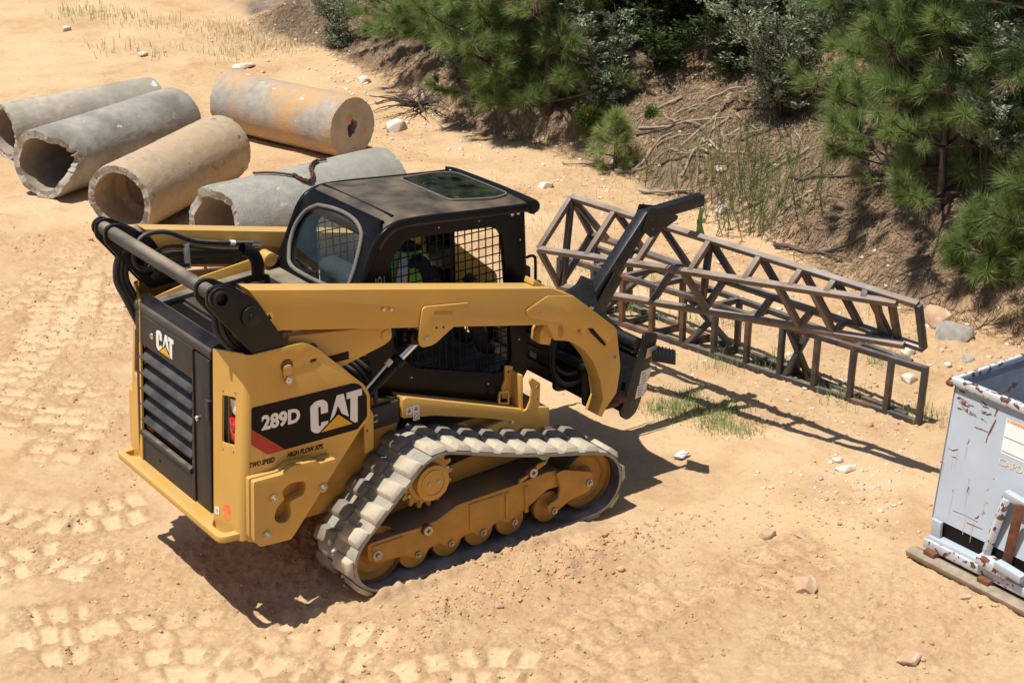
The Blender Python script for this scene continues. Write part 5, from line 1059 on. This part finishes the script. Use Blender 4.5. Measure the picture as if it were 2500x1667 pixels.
# nearest pines along the foot of the bank
G1 = 'young pines along the foot of the bank'
pine('bushy young pine nearest the concrete cylinder, its lowest boughs over the dirt edge', (7.0, 7.75), 2.9, .22, 1.15, 21, 100, .23, group=G1, tuft=1.7)
pine('young pine right of the brush heap with boughs hanging over the dirt lip', (7.30, 6.95), 2.7, .15, 1.05, 22, 100, .23, group=G1, tuft=1.6)
pine('taller pine standing behind the two middle pines', (7.85, 7.7), 3.8, .35, 1.25, 23, 95, .23, group=G1, tuft=1.5)
pine('pine at the upper left of the wood, above the concrete cylinder', (7.75, 10.2), 3.2, .25, 1.25, 24, 95, .24, group=G1, tuft=1.6)
pine('pine between the left pair and the middle pines', (7.75, 9.0), 3.2, .25, 1.1, 36, 95, .23, group=G1, tuft=1.5)
pine('leftmost pine of the wood, with shade on the sand below it', (8.2, 11.7), 3.2, .3, 1.2, 25, 90, .24, group=G1, tuft=1.5)
pine('broad pine with reddish trunk rising behind the end of the trusses', (7.65, .55), 4.4, .55, 1.45, 26, 100, .24, m='needles', bark='bark_red', group=G1, tuft=1.35, whorl=.36)
pine('low spreading pine left of the reddish trunk, over the weeds', (7.55, 1.75), 3.0, .25, 1.30, 27, 110, .24, group=G1, tuft=1.25, whorl=.38)
pine('pine between the low spreading one and the reddish trunk', (7.30, 1.05), 2.5, .22, 1.2, 33, 110, .24, group=G1, tuft=1.25, whorl=.36)
pine('pine added to shade the ground by the grey boulder, its crown above the picture', (7.35, -.15), 3.6, 1.2, 1.35, 37, 90, .24, m='needles_shaded', group=G1, tuft=1.4, whorl=.34)  # tall crown added for the shade it throws on the ground
pine('thin-trunked pine added for shade just right of the low spreading one', (7.9, 1.25), 4.0, 1.1, 1.4, 38, 90, .24, m='needles_shaded', group=G1, tuft=1.4, whorl=.34)  # another high crown added to shade the slope
pine('pine filling the gap behind the pale silver shrub at the right edge', (7.95, -.35), 3.4, .3, 1.3, 34, 90, .24, m='needles_shaded', group=G1, tuft=1.1, whorl=.42)
pine('pine uphill of the big silver shrub', (8.55, 2.75), 3.4, .4, 1.3, 35, 85, .23, group=G1, tuft=1.4)
pine('small pine tuft at the ground near the right end of the hanging truss', (6.85, .12), .62, .10, .42, 28, 90, .20, group=G1, tuft=1.5, whorl=.16)
pine('pine branch-heavy sapling at the right picture edge above the hopper', (7.0, -.55), 1.7, .25, .85, 29, 95, .22, group=G1, tuft=1.4)
pine('tall pine behind the low spreading one, with dark trunk', (8.75, 1.9), 5.0, 1.2, 1.3, 30, 70, .21, m='needles_shaded', group=G1, tuft=1.2)
pine('tiny pine seedling standing alone on the bare slope', (7.10, 5.45), .70, .08, .26, 31, 46, .17, .004, m='needles_young', group=G1, whorl=.11, tuft=.8)
G2 = 'pines added on top of the bank to shade the wood'  # added for shade, dense crowns mostly unseen above the picture
k = 0
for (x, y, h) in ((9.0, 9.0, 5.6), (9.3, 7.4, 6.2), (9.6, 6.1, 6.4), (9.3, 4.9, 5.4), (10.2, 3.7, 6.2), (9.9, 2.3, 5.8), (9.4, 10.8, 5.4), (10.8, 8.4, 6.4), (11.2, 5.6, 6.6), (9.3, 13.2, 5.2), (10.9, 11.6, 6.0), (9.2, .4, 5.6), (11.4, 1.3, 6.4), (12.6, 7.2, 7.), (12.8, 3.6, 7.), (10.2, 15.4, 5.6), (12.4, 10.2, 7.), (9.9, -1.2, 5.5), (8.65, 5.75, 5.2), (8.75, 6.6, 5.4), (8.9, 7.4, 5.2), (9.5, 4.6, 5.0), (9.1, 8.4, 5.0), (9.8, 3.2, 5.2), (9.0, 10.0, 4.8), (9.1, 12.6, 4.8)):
    k += 1; pine('pine of the wood on top of the bank, added to cast shade', (x, y), h, 1.75+.25*(k % 3), 1.35, 40+k, 46, .34, .024, m='needles_shaded', group=G2, tuft=1.35, whorl=.34)
# shrubs
G3 = 'silver-leaved shrubs among the pines'
shrub('silver-grey shrub at the upper left corner of the wood', (7.75, 12.6), .9, .42, 61, group=G3, nleaf=2400)
shrub('silver-grey shrub showing between the two left pines at the top edge', (7.25, 8.75), 1.35, .45, 62, group=G3, nleaf=3400)
shrub('silver-grey shrub beside the dark hollow, right of the middle pines', (7.55, 6.25), 1.35, .42, 63, group=G3, nleaf=3400)
shrub('big silver-grey shrub at the top, left of the right-hand pines', (8.10, 3.95), 1.75, .80, 64, group=G3, nleaf=6500, nstem=18)
shrub('silver-grey shrub behind the low spreading pine', (8.7, 3.1), 1.5, .5, 65, group=G3, nleaf=3000)
shrub('pale silver shrub crown at the right picture edge', (7.05, .27), 2.15, .46, 66, group=G3, nleaf=4600, nstem=10, u0=.62)
shrub('small bright green leafy bush at the foot of the middle pines', (7.35, 6.25), .42, .24, 67, m='leaf_bright', nleaf=900, L=.04, nstem=7)
shrub('tiny bright green seedling on the brown slope', (7.75, 5.62), .13, .09, 68, m='leaf_bright', nleaf=160, L=.035, nstem=4, name='seedling')
for i, (x, y) in enumerate(((8.6, 8.3), (8.9, 6.6), (8.8, 5.6), (9.1, 9.9), (8.7, 11.4), (8.6, .9), (8.3, 2.6), (9.3, 3.2), (9.6, 8.2), (8.35, 6.1), (8.55, 5.2), (8.75, 7.1), (9.0, 6.2), (9.2, 5.3), (8.7, 4.5), (8.45, 7.0), (9.3, 7.2))): shrub('undergrowth bush added to darken the wood, shade put into its leaf colour', (x, y), .75+.1*(i % 3), .5, 80+i, m='leaf_shaded', nleaf=1300, L=.06, nstem=8, group='undergrowth bushes added to darken the wood')  # bushes added to darken the hollow, shade painted into their leaves
# weeds
def weed(label, base, n, H, R, seed, m='weed', group='tall thin weeds at the foot of the slope'):
    rg = np.random.default_rng(seed); x, y = base; root = thing('tall_weed', label, 'weed', (x, y, sz(x, y)-.01), group); mb = MB(); P = []; D = []
    for s in range(n):
        a = rg.uniform(0, 6.3); b = Vector((rg.normal()*R, rg.normal()*R, 0)); h = H*(.5+.6*rg.random()); tl = Vector((math.cos(a)*.5*rg.random()*h, math.sin(a)*.5*rg.random()*h, h)); pts = [b+tl*u+Vector((rg.normal()*.012, rg.normal()*.012, 0)) for u in np.linspace(0, 1, 6)]
        mb.tube(pts, [.0045*(1-.7*u) for u in np.linspace(0, 1, 6)], 4)
        for u in np.linspace(.12, 1, int(26*h)+8): k = min(4, int(u*5)); p = pts[k].lerp(pts[k+1], u*5-k); q = rg.uniform(0, 6.3); P += [p]*2; D += [(math.cos(q), math.sin(q), .9), (-math.cos(q), -math.sin(q), .9)]
    mb.build('stems', m, root); leaf_mesh('leaves', np.array([tuple(p) for p in P]), .040, .09, m, root, rg, np.array(D)); return root
weed('tall thin weed clump behind the jib tip, left of the others', (7.05, 4.05), 14, .7, .12, 101)
weed('densest tall weed clump, directly behind the sling', (6.95, 3.35), 26, .95, .20, 102)
weed('tall weed clump nearest the hanging truss', (6.68, 2.85), 22, .85, .18, 103)
weed('tall weed clump at the left edge of the pine shade', (6.95, 2.55), 22, .8, .18, 104)
weed('sparse weed stalks below the dead sticks', (7.0, 4.75), 7, .42, .10, 105)
weed('sparse weed stalks on the slope above the densest clump', (7.45, 3.3), 10, .5, .10, 106)
# grass
def grass(name, label, pts, n, H, m, seed, sd=.12, wd=.006):
    rg = np.random.default_rng(seed); c = np.array(pts)[rg.integers(0, len(pts), n)]; xy = c+rg.normal(size=(n, 2))*sd; z = SZ(xy[:, 0], xy[:, 1]); a = rg.uniform(0, 6.3, n); h = H*(.4+.8*rg.random(n)); o = (.35+.5*rg.random(n))*h
    P = np.stack([xy[:, 0], xy[:, 1], z-.004], 1); d = np.stack([np.cos(a), np.sin(a), 0*a], 1); s = np.stack([-np.sin(a), np.cos(a), 0*a], 1)*wd/2
    mid = P+d*(o*.3)[:, None]+np.array([0, 0, 1])*(h*.6)[:, None]; e = P+d*o[:, None]+np.array([0, 0, 1])*(h*.95)[:, None]
    V = np.stack([P-s, P+s, mid+s*.7, mid-s*.7, e], 1).reshape(-1, 3); b = np.arange(n)[:, None]*5
    tag(np_mesh(name, V, np.concatenate([b+np.array([[0, 1, 2]]), b+np.array([[0, 2, 3]]), b+np.array([[3, 2, 4]])]).reshape(-1, 3), m), label, 'grass', kind='stuff')
grass('grass_patch', 'fine green grass patch on the sand in front of the trusses', [(3.30, .15), (3.45, .08), (3.55, -.05), (3.5, -.25), (3.42, -.35), (3.55, -.5), (3.7, -.2), (3.62, .22), (3.32, .02)], 2600, .055, 'grass_blade', 1, .085, .004)
grass('sparse_grass', 'sparse green grass tufts at the upper left', [(5.97, 16.8), (6.16, 16.2), (6.1, 17.6), (6.3, 16.6), (5.7, 17.3), (6.5, 15.8), (5.6, 13.9), (6.3, 13.2), (5.2, 14.6)], 420, .17, 'grass_blade', 2, .22, .008)
grass('dry_grass', 'dry grass along the shaded edge at the upper left', [(7.03, 14.1), (7.44, 13.7), (7.2, 14.8), (6.9, 13.3), (7.6, 13.1), (6.8, 15.2)], 1600, .10, 'grass_dry', 3, .32, .006)
grass('slope_grass', 'thin dry grass scattered over the brown slope', [(x, y) for x in (7.0, 7.4, 7.9) for y in (1.6, 2.4, 3.2, 4.0, 4.8, 5.6)]+[(6.3, .3), (6.3, 1.2), (5.6, 5.6), (5.4, 4.4), (5.0, 3.4)], 2600, .11, 'grass_dry', 4, .30, .004)
grass('wisps', 'wisps of grass around the trusses', [(4.6, 1.4), (4.9, 1.1), (4.55, .3), (4.5, -.55), (4.75, -1.2), (4.2, .5), (5.0, 2.2), (4.4, 1.9), (4.2, 2.6), (4.7, 3.0), (5.3, -.2)], 900, .13, 'grass_blade', 5, .10, .004)
# ---------------------------------------------------------------- litter, clods, rocks, sticks
rg = np.random.default_rng(5)
n = 60000; y = rg.uniform(-1.5, 15, n); d = rg.gamma(2., .75, n)-.05; x = np.interp(y, FY, FX)+d; a = rg.uniform(0, 6.3, n); L = .05+.13*rg.random(n)
P0 = np.stack([x, y, SZ(x, y)+.004], 1); x1, y1 = x+np.cos(a)*L, y+np.sin(a)*L; P1 = np.stack([x1, y1, SZ(x1, y1)+.004+.03*rg.random(n)**2], 1); s = np.stack([-np.sin(a), np.cos(a), 0*a], 1)*(.0022+.003*rg.random(n)**3)[:, None]
V = np.stack([P0-s, P0+s, P1+s, P1-s], 1).reshape(-1, 3); tag(np_mesh('pine_straw', V, (np.arange(n)[:, None]*4+np.array([[0, 1, 2, 3]])), 'straw'), 'brown pine needles and twigs littering the bank', 'pine straw', kind='stuff')
ico = []; ph = (1+5**.5)/2
for a_ in (-1, 1):
    for b_ in (-ph, ph): ico += [(0, a_, b_), (a_, b_, 0), (b_, 0, a_)]
ico = unit(np.array(ico)); bm = bmesh.new()
for p in ico: bm.verts.new(p)
ch_ = bmesh.ops.convex_hull(bm, input=bm.verts[:]); bm.verts.index_update(); IF = np.array([[v.index for v in f.verts] for f in bm.faces]); IV = np.array([v.co[:] for v in bm.verts]); bm.free()
leafmat('clod', (.40, .225, .115), (.64, .42, .24), .95, 0., 2.); leafmat('pebble', (.42, .33, .25), (.78, .70, .58), .85, 0., 3.)
def scatter(name, label, cat, x, y, r, m, flat=.65, seed=1):
    rg = np.random.default_rng(seed); n = len(x); q = rg.normal(size=(n, 3, 3)); Q, _ = np.linalg.qr(q); sc = r[:, None, None]*(1+.35*rg.normal(size=(n, 12, 1)).clip(-1.2, 1.2)); V = (IV[None]*sc)@Q; V[:, :, 2] *= flat
    V += np.stack([x, y, SZ(x, y)+r*flat*.12], 1)[:, None, :]
    tag(np_mesh(name, V.reshape(-1, 3), (np.arange(n)[:, None, None]*12+IF[None]).reshape(-1, 3), m), label, cat, kind='stuff')
n = 27000; x = rg.uniform(-2.6, 6.8, n); y = rg.uniform(-4.4, 9, n); w_ = fbm(x, y, .9, 3, 41)+.7*fbm(x, y, 3.1, 2, 77)+.12*rg.normal(size=n); kp = w_ > .10; x, y = x[kp], y[kp]
gx = np.r_[x, rg.normal(1.35, .5, 700), rg.normal(.35, .3, 250), rg.normal(3.0, .35, 350)]; gy = np.r_[y, rg.normal(-1.36, .13, 700), rg.normal(-1.45, .12, 250), rg.normal(-1.9, .28, 350)]
scatter('soil_clods', 'crumbs and clods of orange clay over the work yard', 'soil', gx, gy, .004+.011*rg.random(len(gx))**2.5+.012*(rg.random(len(gx)) > .985), 'clod', .7, 3)
n = 1100; y = rg.uniform(-1.5, 15, n); x = np.interp(y, FY, FX)-.3+.5*rg.normal(size=n); scatter('stone_litter', 'small stones along the foot of the bank', 'stones', x, y, .006+.030*rg.random(n)**3.5, 'pebble', .7, 4)
n = 350; x = rg.uniform(-2.4, 6., n); y = rg.uniform(-4.2, 14, n); scatter('pebbles', 'pale pebbles scattered over the sand', 'pebbles', x, y, .005+.013*rg.random(n)**3, 'pebble', .7, 6)
x = np.r_[rg.normal(3.5, .35, 220), rg.normal(4.3, .4, 200)]; y = np.r_[rg.normal(-1.5, .35, 220), rg.normal(-.5, .9, 200)]; scatter('gravel', 'pale gravel patch beside the trusses and hopper', 'gravel', x, y, .005+.018*rg.random(420)**3, 'pebble', .6, 7)
def rock(label, x, y, r, m, seed, sq=(1, 1, .6), rot=0, group=None):
    rg = np.random.default_rng(seed); bm = bmesh.new()
    for i in range(26):
        p = unit(rg.normal(size=3))*(.75+.35*rg.random()); p = np.sign(p)*np.abs(p)**.8; bm.verts.new((p[0]*r*sq[0], p[1]*r*sq[1], p[2]*r*sq[2]))
    h = bmesh.ops.convex_hull(bm, input=bm.verts[:]); bmesh.ops.delete(bm, geom=[v for v in bm.verts if not v.link_faces], context='VERTS'); bmesh.ops.bevel(bm, geom=bm.edges[:], offset=r*.05, segments=1, affect='EDGES')
    bmesh.ops.triangulate(bm, faces=bm.faces[:]); me = bpy.data.meshes.new('rock'); bm.to_mesh(me); bm.free(); me.materials.append(MATS[m]); me.polygons.foreach_set('use_smooth', [True]*len(me.polygons)); me.set_sharp_from_angle(angle=.35)
    return tag(link('rock', me, None, (x, y, sz(x, y)+r*sq[2]*.35), (0, 0, rot)), label, 'rock', group)
rock('large angular tan rock on the open sand in the foreground', 2.26, -2.47, .085, 'rock_tan', 1, (1.25, .9, .6), .9)
rock('flat tan rock at the lower right of the picture', 2.16, -3.42, .075, 'rock_tan', 2, (1.2, .9, .5), .2)
rock('small rounded tan rock below the hopper skid', 2.96, -3.12, .045, 'rock_tan', 3)
rock('white broken stone on the sand left of the hopper', 3.66, -1.43, .06, 'rock_white', 4, (1.3, 1, .5)); rock('smaller white stone touching the broken one left of the hopper', 3.72, -1.30, .04, 'rock_white', 5)
rock('pale blocky rock beside the brush heap and concrete cylinder', 6.05, 8.28, .16, 'rock_white', 6, (1.2, .8, .6), .5)
rock('white rock behind the weeds above the jib tip', 7.27, 3.92, .075, 'rock_white', 7); rock('white rock at the foot of the weeds beside the jib tip', 6.92, 3.50, .085, 'rock_white', 8)
rock('pale rock on the sand behind the cab roof', 6.1, 5.40, .09, 'rock_white', 9, (1.1, .9, .6)); rock('grey boulder beyond the right end of the hanging truss', 6.22, -.14, .17, 'rock_grey', 10, (1.2, 1, .65), .3)
rock('tan boulder touching the grey boulder by the truss end', 6.30, .12, .14, 'rock_tan', 11, (.8, 1.1, .9)); rock('small grey rock on the sand above the hopper', 5.90, -.58, .06, 'rock_grey', 12)
rock('pale stone at the foot of the leftmost pine', 7.0, 10.6, .10, 'rock_white', 13); rock('white stone on the sand at the far left', 5.17, 16.2, .09, 'rock_white', 14); rock('white stone on the sand behind the far pipes', 5.36, 13.9, .08, 'rock_white', 15)
rock('flat pale stone lying behind the concrete cylinder', 6.15, 12.4, .14, 'rock_white', 16, (1.3, .8, .3)); rock('reddish lump of clay on the edge of the broken grey pipe', 3.28, 8.45, .07, 'rock_tan', 17)
rock('brown rock pair at the brush heap, upper one', 6.75, 9.25, .08, 'rock_tan', 18); rock('brown rock pair at the brush heap, lower one', 6.55, 9.5, .07, 'rock_tan', 19)
for i, (x, y) in enumerate(((5.55, .9), (5.3, .3), (5.6, -.2), (5.1, 1.6), (5.75, 1.7), (5.2, -.6), (5.9, 2.4), (5.45, 2.9))): rock('pale stone on the sand between the trusses and the bank', x, y, .035+.02*(i % 3), 'rock_white', 30+i, group='pale stones between trusses and bank')
rock('clay lump half buried in the foreground right of the track', 2.55, -1.82, .055, 'rock_tan', 50, (1.2, .9, .7)); rock('clay lump beside the half buried one right of the track', 2.72, -1.95, .04, 'rock_tan', 51)
rock('small flat clay piece at the bottom edge below the track', -.28, -1.52, .04, 'rock_tan', 52, (1.3, .8, .4)); rock('small clay piece in front of the near track', .62, -1.55, .03, 'rock_tan', 53)
# crumpled paper by the step's shadow
cp_ = bmesh.new(); bmesh.ops.create_icosphere(cp_, subdivisions=2, radius=.05)
for v in cp_.verts: v.co *= .6+.6*random.random(); v.co.z *= .5; v.co.x *= 1.3
me = bpy.data.meshes.new('crumpled_paper'); cp_.to_mesh(me); cp_.free(); me.materials.append(MATS['paper']); tag(link('crumpled_paper', me, None, (2.885, -.585, .02)), 'crumpled pale blue-grey paper on the ground beside the step shadow', 'litter')
# dead sticks
def stick(label, p, q, r, seed, m='deadwood', group='dead sticks on the slope', fork=0):
    rg = np.random.default_rng(seed); a, b = Vector((*p, 0)), Vector((*q, 0)); pts = []
    for u in np.linspace(0, 1, 7): v = a.lerp(b, u)+Vector((rg.normal(), rg.normal(), 0))*.007*(a-b).length; v.z = sz(v.x, v.y)+r*.8+.025*rg.random(); pts.append(v)
    root = MB().tube(pts, [r*(1-.55*i/6)*(.9+.2*rg.random()) for i in range(7)], 7).build('dead_branch', m, None, smooth=50)
    for k in range(fork):
        i = 2+k % 4; d = (b-a).normalized(); e = pts[i]+Vector((d.x+rg.normal()*.6, d.y+rg.normal()*.6, .25*rg.random()))*(a-b).length*.35; MB().tube([pts[i], pts[i].lerp(e, .5)+Vector((0, 0, .02)), e], [r*.55, r*.4, r*.15], 6).build('side_twig', m, root)
    return tag(root, label, 'dead branch', group)
stick('long forked dead branch lying across the upper slope', (7.55, 5.6), (7.9, 4.45), .018, 1, fork=3)
stick('pale straight dead stick highest on the slope', (7.95, 4.45), (7.80, 3.95), .014, 2); stick('thick pale dead stick beside the seedling pine', (7.0, 5.35), (7.55, 5.05), .020, 3, fork=1)
stick('bent dead branch rising behind the jib tip', (6.75, 4.6), (7.0, 4.05), .022, 4); stick('dead stick crossing the thick pale one', (7.2, 5.3), (7.35, 4.45), .014, 5, fork=1)
stick('thin dead stick at the top of the weeds', (7.45, 4.2), (7.6, 3.5), .012, 6, fork=1); stick('dark dead branch running into the pine shade', (7.35, 3.0), (7.65, 2.2), .020, 7, 'deadwood_dark', fork=1)
stick('dark rotten log end under the middle pines', (7.75, 6.5), (7.95, 6.1), .030, 8, 'deadwood_dark'); stick('dead branch at the foot of the pine shade behind the truss', (6.6, 2.4), (6.95, 1.55), .022, 9, 'deadwood_dark', fork=2)
stick('upright bare twig at the dirt lip', (6.75, 5.95), (6.8, 5.85), .010, 10)
for i in range(40):
    x, y = 7.0+1.1*rg.random(), 2.4+3.6*rg.random(); a = rg.uniform(0, 6.3); l = .25+.35*rg.random(); stick('short thin dead stick among the needles on the brown slope', (x, y), (x+l*math.cos(a), y+l*math.sin(a)), .009+.012*rg.random(), 20+i, 'deadwood' if i % 3 else 'deadwood_dark', 'short dead sticks on the brown slope')
BH = thing('brush_heap', 'dark heap of dead roots and twigs at the edge of the sand', 'brush heap', (6.75, 8.85, sz(6.75, 8.85)))
for i in range(34):
    a = rg.uniform(0, 6.3); l = .25+.55*rg.random(); e = Vector((math.cos(a)*l, math.sin(a)*l, .04+.28*rg.random())); s_ = Vector((rg.normal()*.09, rg.normal()*.09, .03+.08*rg.random())); mid = s_.lerp(e, .5)+Vector((rg.normal()*.05, rg.normal()*.05, .10*rg.random()))
    MB().tube(catmull([s_, mid, e], 3), [.012*(1-.12*j) for j in range(7)], 5).build('twig', 'deadwood_dark', BH, smooth=60)
